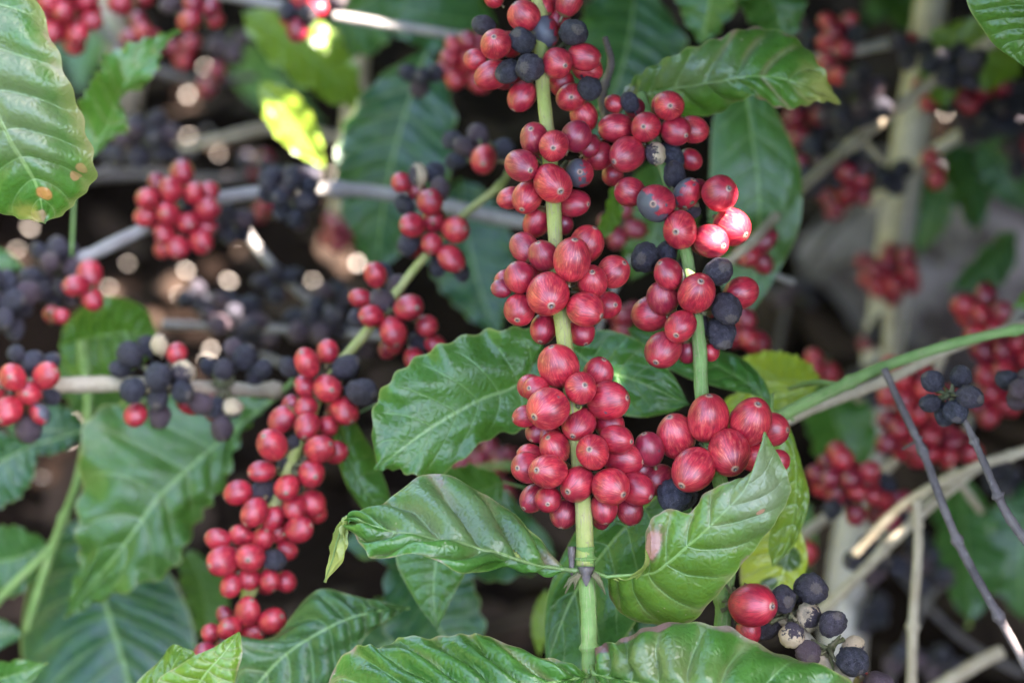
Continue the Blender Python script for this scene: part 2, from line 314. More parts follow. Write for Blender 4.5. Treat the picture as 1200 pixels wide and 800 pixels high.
def hero_cluster(parent, node, L, axis=(0, 0, -1), label=None, rear=4, spins=None):
    """L: (x, y, r_px, layer, kind[, apex_dx, apex_dy]); layer 0 back .. 2 front"""
    nx, ny, d = node; c0 = P(nx, ny, d); s = pm(d)
    z = [(l[3] - 1.0) * l[2] * 0.9 + (l[3] * 6) for l in L]; n = len(L)
    for it in range(60):
        for i in range(n):
            for j in range(i + 1, n):
                dx, dy = L[i][0] - L[j][0], L[i][1] - L[j][1]; R2 = 0.93 * (L[i][2] + L[j][2]); dd = dx * dx + dy * dy
                if dd < R2 * R2:
                    need = math.sqrt(R2 * R2 - dd); cur = z[j] - z[i]
                    sg = 1 if (L[j][3], j) > (L[i][3], i) else -1
                    if L[i][3] == L[j][3]: sg = 1 if cur > 0 else -1
                    if cur * sg < need: e = (need - cur * sg) * 0.25 * sg; z[j] += e; z[i] -= e
    zc = np.mean([q for q in z]) if n else 0
    zs = [q for q in z]
    k = put('cherry_cluster', knot_mesh(c0, np.array(axis, float), s * 22), parent, c0)
    if label: k['label'] = label
    pts = []
    for l, zz in zip(L, zs):
        c = P(l[0], l[1], d) - FWD * (zz * s) 
        sc = (d - zz * s) / d; c = CAM + (P(l[0], l[1], d) - CAM) * sc      # same line of sight, its own distance
        ap = nrm(nrm(c - (c0 + FWD * 8 * s)) + np.array([random.uniform(-.22, .22) for _ in range(3)]))
        if len(l) > 5: # scar seen at an offset from the centre (in radii)
            q = math.sqrt(max(0.02, 1 - l[5] ** 2 - l[6] ** 2)); ap = nrm(RT * l[5] - UP * l[6] - FWD * q)
        cherry(k, c, l[2] * s * sc * 1.02, l[4], ap); pts.append((c, l[2] * s))
    m = 0
    for tr in range(rear * 12):
        if m >= rear: break
        l = random.choice(L); zz = random.uniform(14, 30); c = P(nx + (l[0] - nx) * .75, l[1], d + zz * s); r = s * random.uniform(15, 18)
        if all(np.linalg.norm(c - q) > 0.88 * (r + w_) for q, w_ in pts):
            cherry(k, c, r, random.choice('rrrdk'), nrm(c - c0)); pts.append((c, r)); m += 1
    return k
def cluster(parent, x, y, d, rx, ry, n, mix='rrrr', rpx=13, axis=None, label=None, name='cherry_cluster'):
    """Cherries packed round a node of a branch."""
    c0 = P(x, y, d); s = pm(d); pts = []
    k = put(name, knot_mesh(c0, np.array(axis if axis is not None else (1, 0, 0), float), s * rpx * 1.2, 10), parent, c0)
    if label: k['label'] = label
    tries = 0; rz = (rx + ry) / 2
    while len(pts) < n and tries < n * 80:
        tries += 1
        v = nrm(rng.normal(size=3)); q = rng.random() ** 0.25
        if v[2] < -0.55 and rng.random() < .7: continue
        r = rpx * random.uniform(.86, 1.12) * s
        c = c0 + (RT * v[0] * rx + UP * v[1] * ry - FWD * v[2] * rz) * s * q
        if all(np.linalg.norm(c - a) > 0.86 * (r + b) for a, b in pts):
            pts.append((c, r)); cherry(k, c, r, random.choice(mix), nrm(nrm(c - c0) + rng.normal(size=3) * .2))
    return k

# ------------------------------------------------------------------ leaves
def grid_leaf(name, parent, G, U, W, at, col, pleat=0.0, petiole=None, label=None, flip=False, crinkle=0.0, nv=9.0, seed=0, mat='leaf'):
    """G: (n+1, 2m+1, 3) world points; U along 0..1, W across -1..1"""
    n, m = G.shape[0] - 1, G.shape[1] - 1
    du = np.gradient(G, axis=0); dv = np.gradient(G, axis=1); N = np.cross(du, dv); N /= np.maximum(1e-12, np.linalg.norm(N, axis=2, keepdims=True))
    view = G.reshape(-1, 3).mean(0) - CAM
    mid = N[n // 4:3 * n // 4].reshape(-1, 3).mean(0); sgn = -1.0 if (mid @ view) > 0 else 1.0
    if flip: sgn = -sgn
    uu, ww = np.meshgrid(U, np.abs(W), indexing='ij')
    phs = uu * NV - 1.15 * ww ** 1.25; pl = np.abs(np.sin(math.pi * (phs + 0.5 - 0.0))) ** 0.7 - 0.6
    env = np.minimum(1, ww * 5) * np.clip((1.04 - ww) * 3, 0, 1) * np.clip(uu * 8, 0, 1) * np.clip((1 - uu) * 3.2 - .25, 0, 1)
    r0 = np.random.default_rng(seed + 5); cr = np.zeros_like(uu)
    ws = np.meshgrid(U, W, indexing='ij')[1]
    for q in range(7):
        a, b, c = r0.uniform(5, 30), r0.uniform(2, 12), r0.random() * 6.28; cr += np.sin(a * uu + b * ws + c) * r0.uniform(.3, 1) / 3
    G = G + (N * sgn) * ((pleat * pl * env) + crinkle * cr * np.clip(uu * 6, 0, 1) * np.clip(ww * 2, .0, 1))[..., None]
    V = list(G.reshape(-1, 3)); F = []; UV = [(a, 0.5 + 0.5 * b) for a in U for b in W]; w_ = m + 1
    for i in range(n):
        for j in range(m):
            f = (i * w_ + j, (i + 1) * w_ + j, (i + 1) * w_ + j + 1, i * w_ + j + 1); F.append(f if sgn > 0 else f[::-1])
    sc_mid = G[:, m // 2]
    # raised midrib under the blade that runs on as the leaf stalk
    L = np.linalg.norm(np.diff(sc_mid, axis=0), axis=1).sum(); rr = L * 0.0072
    rib = [sc_mid[i] - N[i, m // 2] * sgn * rr * .55 for i in range(0, n + 1, max(1, n // 24))]
    if petiole is not None: rib = list(cat([np.array(petiole), (np.array(petiole) + rib[0]) / 2 - N[0, m // 2] * sgn * rr, rib[0]], 6))[:-1] + rib
    rad = [rr * (1.25 - 1.05 * i / (len(rib) - 1)) for i in range(len(rib))]
    v, f, uv = tube(rib, rad, 8); F += [tuple(q + len(V) for q in ff) for ff in f]; V += v; UV += [(0.3, 0.5)] * len(v)
    V = [p - at for p in V]
    o = put(name, mesh(name, V, F, UV, M[mat]), parent, at, col=(*col, 1))
    if label: o['label'] = label
    return o
def leaf(parent, mid, A, B, col=(0, 0, 0), cup=0.0, pleat=0.0012, n=90, m=16, petiole=None, label=None, flip=False, crinkle=0.0008, wav=0.0, seed=0, mat='leaf'):
    """mid: (x, y, depth) list from base to tip; A, B: the two margins as (x, y, depth offset) between base and tip"""
    M3 = [P(*q) for q in mid]; c = cat(M3, n); U = np.linspace(0, 1, n + 1)
    dm = [q[2] for q in mid]
    def dep(u): t = u * (len(dm) - 1); i = min(int(t), len(dm) - 2); return dm[i] + (dm[i + 1] - dm[i]) * (t - i)
    def margin(E): 
        pts = [M3[0]] + [P(q[0], q[1], dep((i + 1) / (len(E) + 1)) + (q[2] if len(q) > 2 else 0)) for i, q in enumerate(E)] + [M3[-1]]
        return cat(pts, n)
    a, b = margin(A), margin(B)
    W = np.linspace(-1, 1, 2 * m + 1); G = np.zeros((n + 1, 2 * m + 1, 3))
    r0 = np.random.default_rng(seed); f1, f2, p1, p2 = 30 + r0.random() * 12, 55 + r0.random() * 20, r0.random() * 6, r0.random() * 6
    for i in range(n + 1):
        for j, w_ in enumerate(W):
            e = a[i] if w_ < 0 else b[i]; t = abs(w_); q = c[i] + (e - c[i]) * t
            q = q - FWD * (cup * 4 * t * (1 - t) * np.linalg.norm(e - c[i]))
            q = q + FWD * wav * t ** 3 * (math.sin(f1 * U[i] + p1 + (2 if w_ < 0 else 0)) + .5 * math.sin(f2 * U[i] + p2)) * min(1, U[i] * 6)
            q = q + nrm(e - c[i] + 1e-9) * (t ** 4) * wav * .35 * math.sin(f2 * 1.3 * U[i] + p1 + 3 * (w_ < 0)) * min(1, 8 * U[i] * (1 - U[i]))
            G[i, j] = q
    return grid_leaf('leaf', parent, G, U, W, M3[0], col, pleat, P(*petiole) if petiole is not None else None, label, flip, crinkle, seed=seed, mat=mat)
def gleaf(parent, base, tip, wpx, col=(0, 0, 0), tilt=0.0, roll=0.0, sag=0.12, fold=0.25, n=44, m=9, petiole=None, label=None, flip=False, pleat=0.0012, curl=0.0, wav=0.004, seed=None, face=None):
    """A whole leaf between two points, its face turned towards the camera by default, rolled about its midrib."""
    seed = random.randrange(9999) if seed is None else seed; r0 = np.random.default_rng(seed)
    a, b = P(*base), P(*tip); ax = nrm(b - a); L = np.linalg.norm(b - a)
    f0 = -FWD if face is None else nrm(np.array(face, float)); wav = min(wav, .05 * L * wpx * pm(base[2]) / L); pleat = pleat * min(1, L / .10); side = nrm(np.cross(ax, f0)); nor = np.cross(side, ax)
    side, nor = side * math.cos(roll) + nor * math.sin(roll), nor * math.cos(roll) - side * math.sin(roll)
    wd = wpx * pm((base[2] + tip[2]) / 2) * .5; U = np.linspace(0, 1, n + 1); W = np.linspace(-1, 1, 2 * m + 1); G = np.zeros((n + 1, 2 * m + 1, 3))
    f1, p1, p2, lat = 22 + r0.random() * 14, r0.random() * 6, r0.random() * 6, (r0.random() - .5) * .16
    for i, u in enumerate(U):
        c = a + ax * L * u + nor * sag * L * math.sin(math.pi * u) - nor * curl * L * u ** 3 + side * lat * L * math.sin(math.pi * u)
        ww = wd * max(0.0, math.sin(math.pi * min(1, u * 1.03) ** 0.88)) ** 0.78 * (1 if u < .8 else 1 - (u - .8) * 1.2)
        for j, w_ in enumerate(W):
            t = abs(w_); G[i, j] = c + side * w_ * ww * math.cos(fold * t) + nor * ww * t * math.sin(fold) * .8 + nor * wav * t ** 2.5 * math.sin(f1 * u + p1 + (2.1 if w_ < 0 else 0)) + side * np.sign(w_) * t ** 4 * wav * .4 * math.sin(f1 * 1.9 * u + p2) * min(1, 8 * u * (1 - u))
    return grid_leaf('leaf', parent, G, U, W, a, col, pleat, P(*petiole) if petiole is not None else None, label, flip, .0006, seed=seed)
def stem(parent, pts, wpx, mat, name='stem', nodes=(), rough=0.05, seg=14, n=None, swell=.35):
    """pts: (x, y, depth); wpx: (start, end) width in px; nodes: positions 0..1 of the swollen rings"""
    n = n or max(24, len(pts) * 14); c = cat([P(*q) for q in pts], n); dd = np.interp(np.linspace(0, 1, n + 1), np.linspace(0, 1, len(pts)), [q[2] for q in pts])
    rad = []
    for i in range(n + 1):
        u = i / n; r = (wpx[0] + (wpx[1] - wpx[0]) * u) * .5 * pm(dd[i])
        for q in nodes: r *= 1 + swell * math.exp(-((u - q) / 0.014) ** 2)
        r *= 1 + .03 * math.sin(u * 31 + wpx[0]) + .02 * math.sin(u * 77); rad.append(r)
    v, f, uv = tube(c, rad, seg, rough); at = c[0] if parent is None else wpos(parent)
    return put(name, mesh(name, [p - at for p in v], f, uv, M[mat]), parent, at)
def branch(pt, label, group='coffee branches'): return thing('coffee_branch', P(*pt), label, 'coffee branch', group)
HOLES = []                                     # (world point, radius): gaps in the added leaf roof where the sun comes through
def hole(p, r): HOLES.append((np.array(p), r))

# ------------------------------------------------------------------ ground
def ground():
    n = 110; V = []; F = []
    def co(i):  # fine near the camera, coarse towards the horizon
        t = (i / n) * 2 - 1; return math.copysign(abs(t) * 3.2 + (abs(t) ** 9) * 480, t)
    for i in range(n + 1):
        for j in range(n + 1):
            x, y = co(i), 2.0 + co(j); r = math.hypot(x, y - 2)
            h = 0.018 * math.sin(5 * x + 1) * math.sin(4.3 * y) + 0.010 * math.sin(13 * x + 7 * y) + 0.006 * math.sin(29 * y - 17 * x)
            V.append((x, y, h if r < 6 else h * 6 / r))
    for i in range(n):
        for j in range(n): a = i * (n + 1) + j; F.append((a, a + n + 1, a + n + 2, a + 1))
    t = NT('plantation_soil'); oc = t.n('ShaderNodeTexCoord').outputs['Object']
    n1 = t.noise(oc, 6.0, 6, 0.7); n2 = t.noise(oc, 45.0, 5, 0.7); n3 = t.noise(oc, 1.2, 3, 0.5)
    g = t.mix(t.ramp(n1, .35, .65), (0.007, 0.004, 0.003), (0.018, 0.010, 0.007)); g = t.mix(t.math('MULTIPLY', t.ramp(n2, .55, .7), .5), g, (0.045, 0.026, 0.018))
    g = t.mix(t.math('MULTIPLY', t.ramp(n3, .55, .7), .4), g, (0.035, 0.022, 0.016))
    m = t.out(t.bsdf(Base_Color=g, Roughness=.95, Specular_IOR_Level=0.05, Normal=t.bump(t.math('ADD', n1, n2), .8, .03)))
    o = put('ground', mesh('ground', V, F, mat=m), None); o['kind'] = 'structure'
ground()

# ------------------------------------------------------------------ trunk and far woody branches
t = thing('coffee_tree', gpt(985, 900), 'coffee tree with a thick pale grey trunk, blurred behind the right side', 'tree')
D = 1.62
stem(t, [(1100, -60, D), (1078, 100, D), (1052, 260, D), (1036, 400, D), (1012, 560, D), (992, 700, D), (985, 860, D), (975, 1200, D + .02)], (40, 56), 'trunk', 'trunk', rough=.07, seg=20)
stem(t, [(1062, 200, D - .03), (1048, 290, D - .035), (1043, 420, D - .035)], (12, 20), 'tan_stem', 'side_shoot', rough=.08)
cluster(t, 1043, 320, D - .05, 32, 26, 16, 'rdbb', 13, label='round knot of crimson cherries on the trunk')
cluster(t, 1030, 395, D - .02, 20, 14, 5, 'kkd', 11)
cluster(t, 1025, 450, D - .02, 26, 20, 7, 'kkm', 12)

b = branch((1190, 30, 1.34), 'thick pale branch slanting down left across the trunk, mostly black cherries')
stem(b, [(1215, 12, 1.36), (1160, 50, 1.36), (1080, 105, 1.36), (1000, 168, 1.33), (935, 225, 1.25), (885, 280, 1.18), (850, 310, 1.17)], (19, 10), 'tan_stem', nodes=(.25, .5, .72))
cluster(b, 1120, 78, 1.33, 32, 24, 12, 'kkkm', 13); cluster(b, 1000, 120, 1.34, 38, 34, 16, 'kkkrm', 13)
cluster(b, 975, 190, 1.35, 42, 24, 14, 'kkmmd', 12); cluster(b, 1065, 60, 1.36, 20, 16, 5, 'kkr', 12)
b = branch((1000, 60, 1.42), 'short level branch with a green end at the top right, left of the trunk')
stem(b, [(1075, 45, 1.42), (1020, 55, 1.41), (965, 66, 1.40), (925, 78, 1.40)], (15, 9), 'pale_stem', nodes=(.4,))
cluster(b, 985, 38, 1.40, 24, 22, 8, 'rrkd', 12); cluster(b, 975, 88, 1.38, 14, 18, 5, 'rr', 12); cluster(b, 950, 45, 1.42, 20, 18, 6, 'kkm', 13)
b = branch((1180, 150, 1.5), 'tan branch behind the trunk, upper right edge, crowded with mixed cherries')
stem(b, [(1250, 70, 1.50), (1180, 125, 1.5), (1135, 152, 1.5), (1085, 185, 1.52), (1020, 240, 1.56)], (17, 15), 'pale_stem', nodes=(.4,))
cluster(b, 1110, 108, 1.47, 34, 18, 12, 'rrdk', 11); cluster(b, 1165, 120, 1.48, 40, 36, 22, 'rdkkd', 12); cluster(b, 1092, 196, 1.48, 10, 16, 4, 'rr', 12); cluster(b, 1140, 145, 1.48, 20, 18, 6, 'kkm', 12); cluster(b, 1195, 175, 1.48, 16, 26, 6, 'dkm', 12)
b = branch((950, 150, 1.5), 'thin forked tan twig hanging below black cherries left of the trunk')
stem(b, [(1030, 130, 1.46), (1008, 155, 1.46), (1022, 175, 1.46), (1035, 192, 1.46)], (9, 6), 'tan_stem'); stem(b, [(1008, 155, 1.46), (985, 178, 1.46)], (9, 5), 'tan_stem')
cluster(b, 1000, 222, 1.47, 16, 16, 6, 'rrd', 12); cluster(b, 950, 205, 1.46, 30, 18, 9, 'kkm', 12); cluster(b, 945, 140, 1.52, 30, 28, 12, 'ddk', 12); cluster(b, 1040, 205, 1.5, 26, 18, 8, 'kkk', 12)
b = branch((1180, 400, 1.35), 'far red-laden branch near the right edge below the dark leaves')
stem(b, [(1230, 330, 1.36), (1180, 385, 1.36), (1150, 440, 1.37), (1130, 520, 1.38)], (12, 9), 'grey_stem')
cluster(b, 1152, 368, 1.33, 26, 26, 10, 'rrdp', 13); cluster(b, 1180, 425, 1.34, 30, 34, 14, 'rrd', 14); cluster(b, 1170, 470, 1.36, 26, 24, 9, 'rrd', 13)
b = branch((1090, 480, 1.3), 'long cluster of scarlet cherries behind the slanting dead twig, right of the trunk')
stem(b, [(1110, 400, 1.34), (1090, 470, 1.34), (1110, 540, 1.34), (1150, 600, 1.35)], (11, 9), 'tan_stem')
cluster(b, 1065, 450, 1.29, 32, 30, 13, 'rrp', 14); cluster(b, 1062, 500, 1.30, 32, 28, 12, 'rrd', 14); cluster(b, 1105, 520, 1.31, 36, 28, 14, 'rrd', 13); cluster(b, 1085, 475, 1.33, 30, 40, 12, 'ooor', 14)
b = branch((990, 570, 1.3), 'thin branch with two round crimson and black bunches low across the trunk')
stem(b, [(1120, 470, 1.34), (1060, 530, 1.33), (1010, 575, 1.33), (950, 620, 1.32), (925, 645, 1.32)], (10, 14), 'tan_stem', nodes=(.5,))
cluster(b, 990, 565, 1.27, 36, 40, 17, 'rrdrk', 14); cluster(b, 1045, 588, 1.28, 26, 24, 10, 'ddkr', 13); cluster(b, 945, 655, 1.28, 12, 14, 3, 'ro', 14)
b = branch((965, 430, 1.4), 'small red bunch under the curved green stem, beside the trunk')
stem(b, [(1010, 470, 1.4), (975, 445, 1.4), (940, 425, 1.4)], (9, 6), 'tan_stem'); cluster(b, 964, 430, 1.38, 20, 13, 5, 'ppo', 12)
b = branch((1190, 530, 1.2), 'long pale tan branch rising to the right edge behind the dead twigs')
stem(b, [(1260, 505, 1.2), (1195, 530, 1.2), (1140, 548, 1.2), (1060, 590, 1.22), (1000, 650, 1.24)], (13, 11), 'tan_stem', nodes=(.3, .6))
b = branch((1100, 590, 1.2), 'straight pale branch below it running down left to the white glints')
stem(b, [(1150, 545, 1.24), (1085, 598, 1.23), (1035, 645, 1.22), (985, 695, 1.22), (930, 745, 1.24)], (10, 16), 'tan_stem', nodes=(.5,))
cluster(b, 1020, 660, 1.27, 34, 22, 9, 'kkm', 12)
b = branch((1072, 700, 1.15), 'thin upright tan stick with two dark rings at the lower right')
stem(b, [(1074, 585, 1.17), (1076, 640, 1.17), (1070, 730, 1.17), (1068, 830, 1.17)], (11, 13), 'tan_stem', nodes=(.2, .68), swell=.5)
b = branch((1130, 790, 1.3), 'tan stick lying low in the bottom right corner')
stem(b, [(1175, 762, 1.28), (1140, 780, 1.28), (1090, 812, 1.28)], (16, 18), 'tan_stem'); cluster(b, 1060, 770, 1.4, 24, 18, 7, 'mkk', 12); cluster(b, 1088, 670, 1.45, 26, 20, 7, 'mkk', 12)
b = branch((880, 300, 1.2), 'small bunch of crimson cherries behind the leaf between the front branch and the trunk')
stem(b, [(930, 330, 1.24), (885, 320, 1.23), (850, 350, 1.23)], (8, 6), 'grey_stem'); cluster(b, 884, 295, 1.2, 22, 16, 6, 'ddr', 14); cluster(b, 872, 392, 1.22, 20, 20, 7, 'ddr', 14)

# ------------------------------------------------------------------ left background branches
b = branch((100, 300, 1.24), 'long curved grey branch at the upper left with one round crimson bunch')
stem(b, [(20, 345, 1.22), (100, 302, 1.23), (165, 270, 1.24), (230, 240, 1.25), (300, 226, 1.26), (400, 222, 1.27), (470, 230, 1.28), (600, 258, 1.30), (660, 262, 1.3)], (15, 18), 'grey_stem', nodes=(.12, .34, .62))
hero_cluster(b, (209, 248, 1.23), [(173, 233, 14, 2, 'r'), (200, 222, 14, 2, 'r'), (214, 203, 13, 1, 'r'), (227, 226, 13, 2, 'r'), (244, 225, 12, 0, 'r'), (172, 253, 13, 1, 'r'), (197, 250, 14, 2, 'r'), (243, 245, 14, 2, 'r'), (220, 261, 13, 2, 'r'), (193, 273, 13, 2, 'r'), (208, 290, 14, 2, 'r'), (236, 283, 14, 2, 'r'), (240, 264, 13, 1, 'r'), (221, 243, 11, 0, 'k'), (191, 291, 11, 0, 'o'), (185, 215, 11, 0, 'd')], (1, 0, .3), 'round bunch of deep crimson cherries')
cluster(b, 66, 322, 1.22, 36, 34, 18, 'kkmkm', 12, label='blue-black dried bunch'); cluster(b, 101, 338, 1.18, 16, 18, 5, 'rr', 14); cluster(b, 62, 368, 1.2, 14, 8, 3, 'rr', 11)
cluster(b, 340, 232, 1.24, 34, 28, 15, 'kkkm', 12); cluster(b, 338, 205, 1.26, 28, 12, 6, 'kmt', 12); cluster(b, 270, 262, 1.27, 22, 18, 7, 'kkm', 12)
b = branch((5, 350, 1.2), 'dark dried bunch cut by the left edge above the red cherries')
stem(b, [(-30, 390, 1.18), (10, 350, 1.2), (30, 342, 1.2)], (10, 7), 'grey_stem'); cluster(b, 8, 350, 1.18, 26, 40, 12, 'kkmk', 14)
b = branch((330, 380, 1.36), 'thin greyish twig with dusty black bunches, behind the middle left')
stem(b, [(190, 380, 1.35), (240, 382, 1.36), (330, 386, 1.37), (420, 392, 1.38), (470, 395, 1.38)], (11, 9), 'grey_stem', nodes=(.3,))
cluster(b, 275, 372, 1.33, 32, 26, 12, 'kkmk', 12); cluster(b, 365, 378, 1.33, 34, 24, 13, 'kkmk', 12); cluster(b, 232, 352, 1.38, 22, 14, 6, 'kk', 11)
b = branch((300, 300, 1.42), 'bare grey twig slanting down right among the orange ground glints')
stem(b, [(285, 268, 1.4), (310, 300, 1.4), (345, 338, 1.4), (400, 375, 1.4)], (12, 9), 'grey_stem'); cluster(b, 325, 330, 1.38, 20, 18, 7, 'kkm', 12)
b = branch((150, 170, 1.42), 'grey dusty dried bunch below the twisted leaf, upper left')
stem(b, [(110, 205, 1.44), (160, 185, 1.44), (230, 180, 1.45)], (9, 7), 'dark_twig'); cluster(b, 175, 165, 1.42, 32, 26, 13, 'kkmm', 13); cluster(b, 135, 178, 1.44, 16, 12, 4, 'km', 12)
b = branch((140, 450, 1.13), 'level pale branch entering from the left edge with dusty blue-black bunches')
stem(b, [(-60, 458, 1.12), (60, 452, 1.13), (145, 450, 1.13), (240, 455, 1.14), (330, 457, 1.15)], (21, 17), 'tan_stem', nodes=(.25, .6, .8, .97))
hero_cluster(b, (22, 455, 1.12), [(19, 414, 11, 1, 'k'), (38, 425, 14, 1, 'k'), (59, 424, 12, 0, 'k'), (33, 502, 17, 1, 'm'), (47, 485, 13, 2, 'h'), (15, 442, 16.5, 2, 'p'), (54, 440, 15.5, 2, 'p'), (34, 461, 15.5, 2, 'p', 0, 0), (9, 481, 17.5, 2, 'r'), (-10, 460, 15, 1, 'r'), (60, 465, 10, 0, 'k')], (1, 0, 0), 'bright red and purple-black bunch at the left edge', 2)
hero_cluster(b, (183, 450, 1.12), [(152, 415, 16, 1, 'k'), (172, 405, 13, 0, 'k'), (187, 403, 12, 1, 't'), (207, 414, 13, 1, 'p'), (140, 432, 11, 0, 'k'), (185, 441, 17, 2, 'k'), (155, 457, 16, 2, 'k'), (185, 467, 14, 2, 'k'), (214, 459, 14, 2, 'k'), (187, 487, 14, 1, 'm'), (159, 486, 13.5, 1, 'r'), (215, 435, 14, 2, 't'), (235, 472, 13, 1, 'm')], (1, 0, 0), 'dusty blue-black bunch with one red cherry below', 2)
hero_cluster(b, (262, 455, 1.13), [(262, 432, 13, 2, 'k'), (287, 418, 14, 1, 'k'), (245, 430, 11, 0, 'k'), (308, 432, 12, 1, 'k'), (252, 478, 12, 1, 'k'), (272, 478, 13, 2, 't'), (260, 502, 14, 2, 'm'), (300, 440, 11, 0, 'k'), (273, 408, 12, 0, 'm')], (1, 0, 0))
b = branch((450, 25, 1.3), 'thin purplish twig along the top left, ending behind the middle branch')
stem(b, [(230, -12, 1.3), (300, 2, 1.3), (400, 20, 1.3), (480, 33, 1.3), (556, 45, 1.3), (600, 52, 1.31)], (14, 11), 'grey_stem', nodes=(.3,))
cluster(b, 352, 14, 1.28, 20, 24, 7, 'rrdk', 13); cluster(b, 385, 2, 1.29, 20, 12, 5, 'kkk', 14); cluster(b, 236, 18, 1.28, 22, 16, 6, 'rrd', 13); cluster(b, 212, 5, 1.3, 20, 14, 6, 'kmm', 13)
cluster(b, 545, 75, 1.27, 26, 30, 13, 'rrd', 13, label='blurred crimson bunch at the twig end')
b = branch((75, 15, 1.35), 'bright crimson bunch hanging from the top left corner beside the big leaf')
stem(b, [(60, -60, 1.36), (75, 0, 1.36), (100, 40, 1.36)], (10, 8), 'grey_stem'); cluster(b, 75, 18, 1.33, 38, 34, 19, 'rrrp', 14); cluster(b, 155, 0, 1.36, 20, 9, 4, 'rr', 13); cluster(b, 165, 40, 1.42, 16, 14, 4, 'rdo', 12)
b = branch((560, 180, 1.15), 'single salmon cherry beside dusty black ones, just left of the middle branch')
stem(b, [(610, 190, 1.16), (575, 186, 1.16), (540, 180, 1.2)], (7, 5), 'tan_stem')
hero_cluster(b, (568, 182, 1.14), [(567, 187, 17, 2, 'p'), (590, 175, 14, 0, 'k'), (545, 172, 13, 0, 'm'), (560, 158, 13, 0, 'm'), (530, 165, 12, 0, 'k'), (535, 188, 12, 0, 'k')], rear=0)
cluster(b, 497, 92, 1.24, 22, 14, 6, 'kkm', 12)

b = branch((585, 215, 1.13), 'long drooping yellow-green branch left of centre, crowded with crimson cherries')
BB = [(600, 195, 1.15), (585, 218, 1.14), (540, 255, 1.13), (490, 310, 1.12), (430, 388, 1.11), (400, 425, 1.10), (368, 475, 1.09), (335, 560, 1.08), (305, 640, 1.08), (290, 700, 1.08), (268, 760, 1.08)]
stem(b, BB, (8, 17), 'yellow_stem', nodes=(.1, .22, .36, .5, .62, .75, .88))
hero_cluster(b, (508, 265, 1.125), [(510, 203, 13, 0, 'k'), (515, 222, 13, 1, 'm'), (470, 214, 12, 0, 'r'), (488, 222, 12, 0, 'd'), (474, 240, 12, 0, 'k'), (504, 237, 15.5, 2, 'r'), (483, 264, 14.5, 2, 'r'), (509, 260, 14, 1, 'b'), (534, 269, 15.5, 2, 'o'), (506, 286, 13, 2, 'r'), (529, 303, 16, 2, 'r'), (479, 286, 13, 1, 'k'), (513, 312, 11, 0, 'k'), (540, 318, 11, 0, 'k'), (490, 205, 12, 0, 't')], (1, 0, -1), 'small red bunch with one orange cherry', 2)
hero_cluster(b, (462, 360, 1.115), [(440, 322, 14, 2, 'r'), (422, 349, 12, 1, 'r'), (435, 370, 14, 2, 'r'), (479, 360, 17, 2, 'r'), (461, 389, 17, 2, 'r'), (500, 382, 13, 1, 'r'), (448, 352, 14, 1, 'm'), (490, 402, 13, 0, 'k'), (455, 408, 12, 0, 'd'), (510, 404, 12, 0, 'r'), (485, 420, 12, 1, 'r'), (462, 405, 10, 0, 'r'), (465, 335, 12, 0, 'm'), (420, 372, 12, 0, 'k')], (1, 0, -1), 'loose red and dusty black bunch', 2)
hero_cluster(b, (378, 452, 1.09), [(384, 412, 13, 0, 'r'), (360, 425, 16.5, 2, 'r'), (358, 452, 13.5, 1, 'b'), (406, 430, 16, 1, 'k'), (384, 455, 17, 2, 'p'), (424, 459, 18, 2, 'k'), (404, 481, 16.5, 2, 'p'), (359, 477, 13, 1, 'r'), (385, 499, 12.5, 1, 'r'), (338, 430, 12, 0, 'k'), (360, 499, 15.5, 2, 'r'), (331, 491, 15.5, 1, 'r'), (341, 472, 10, 0, 'd')], (.3, 0, -1), 'red bunch with two black cherries at its right', 2)
hero_cluster(b, (345, 548, 1.08), [(319, 521, 18.5, 2, 'r'), (375, 526, 17, 2, 'r'), (393, 530, 14, 1, 'r'), (345, 520, 10, 0, 'k'), (365, 555, 16, 2, 'r'), (307, 552, 14.5, 1, 'r'), (339, 545, 14, 0, 'k'), (336, 571, 15.5, 2, 'r'), (310, 575, 14.5, 1, 'k'), (366, 589, 15, 1, 'r'), (345, 594, 14, 2, 'r'), (279, 577, 16.5, 1, 'r'), (298, 600, 16.5, 2, 'r'), (371, 600, 12, 0, 'r')], (.3, 0, -1), 'long crimson bunch with black cherries at its heart', 2)
hero_cluster(b, (300, 645, 1.08), [(320, 607, 14, 1, 'b'), (326, 622, 13, 0, 'r'), (351, 620, 15.5, 2, 'r'), (256, 632, 13.5, 1, 'r'), (283, 627, 13, 1, 'r'), (308, 631, 14, 1, 'r'), (261, 657, 17.5, 2, 'r'), (293, 653, 18, 2, 'r'), (322, 656, 14, 2, 'k'), (336, 645, 13, 0, 'r'), (271, 686, 13, 2, 'r'), (292, 678, 13.5, 2, 'r'), (316, 680, 13, 2, 'r'), (335, 681, 13, 1, 'r')], (.2, 0, -1), 'full crimson bunch with one black cherry', 2)
hero_cluster(b, (280, 740, 1.08), [(290, 716, 16, 2, 'r'), (319, 727, 16, 2, 'r'), (269, 736, 15, 2, 'r'), (247, 741, 11, 1, 'r'), (264, 721, 11, 0, 'd'), (296, 740, 14, 1, 'b'), (241, 767, 15, 2, 'd'), (262, 760, 11, 0, 'd'), (244, 780, 12, 1, 'd')], (.1, 0, -1), 'small crimson bunch at the branch tip', 2)

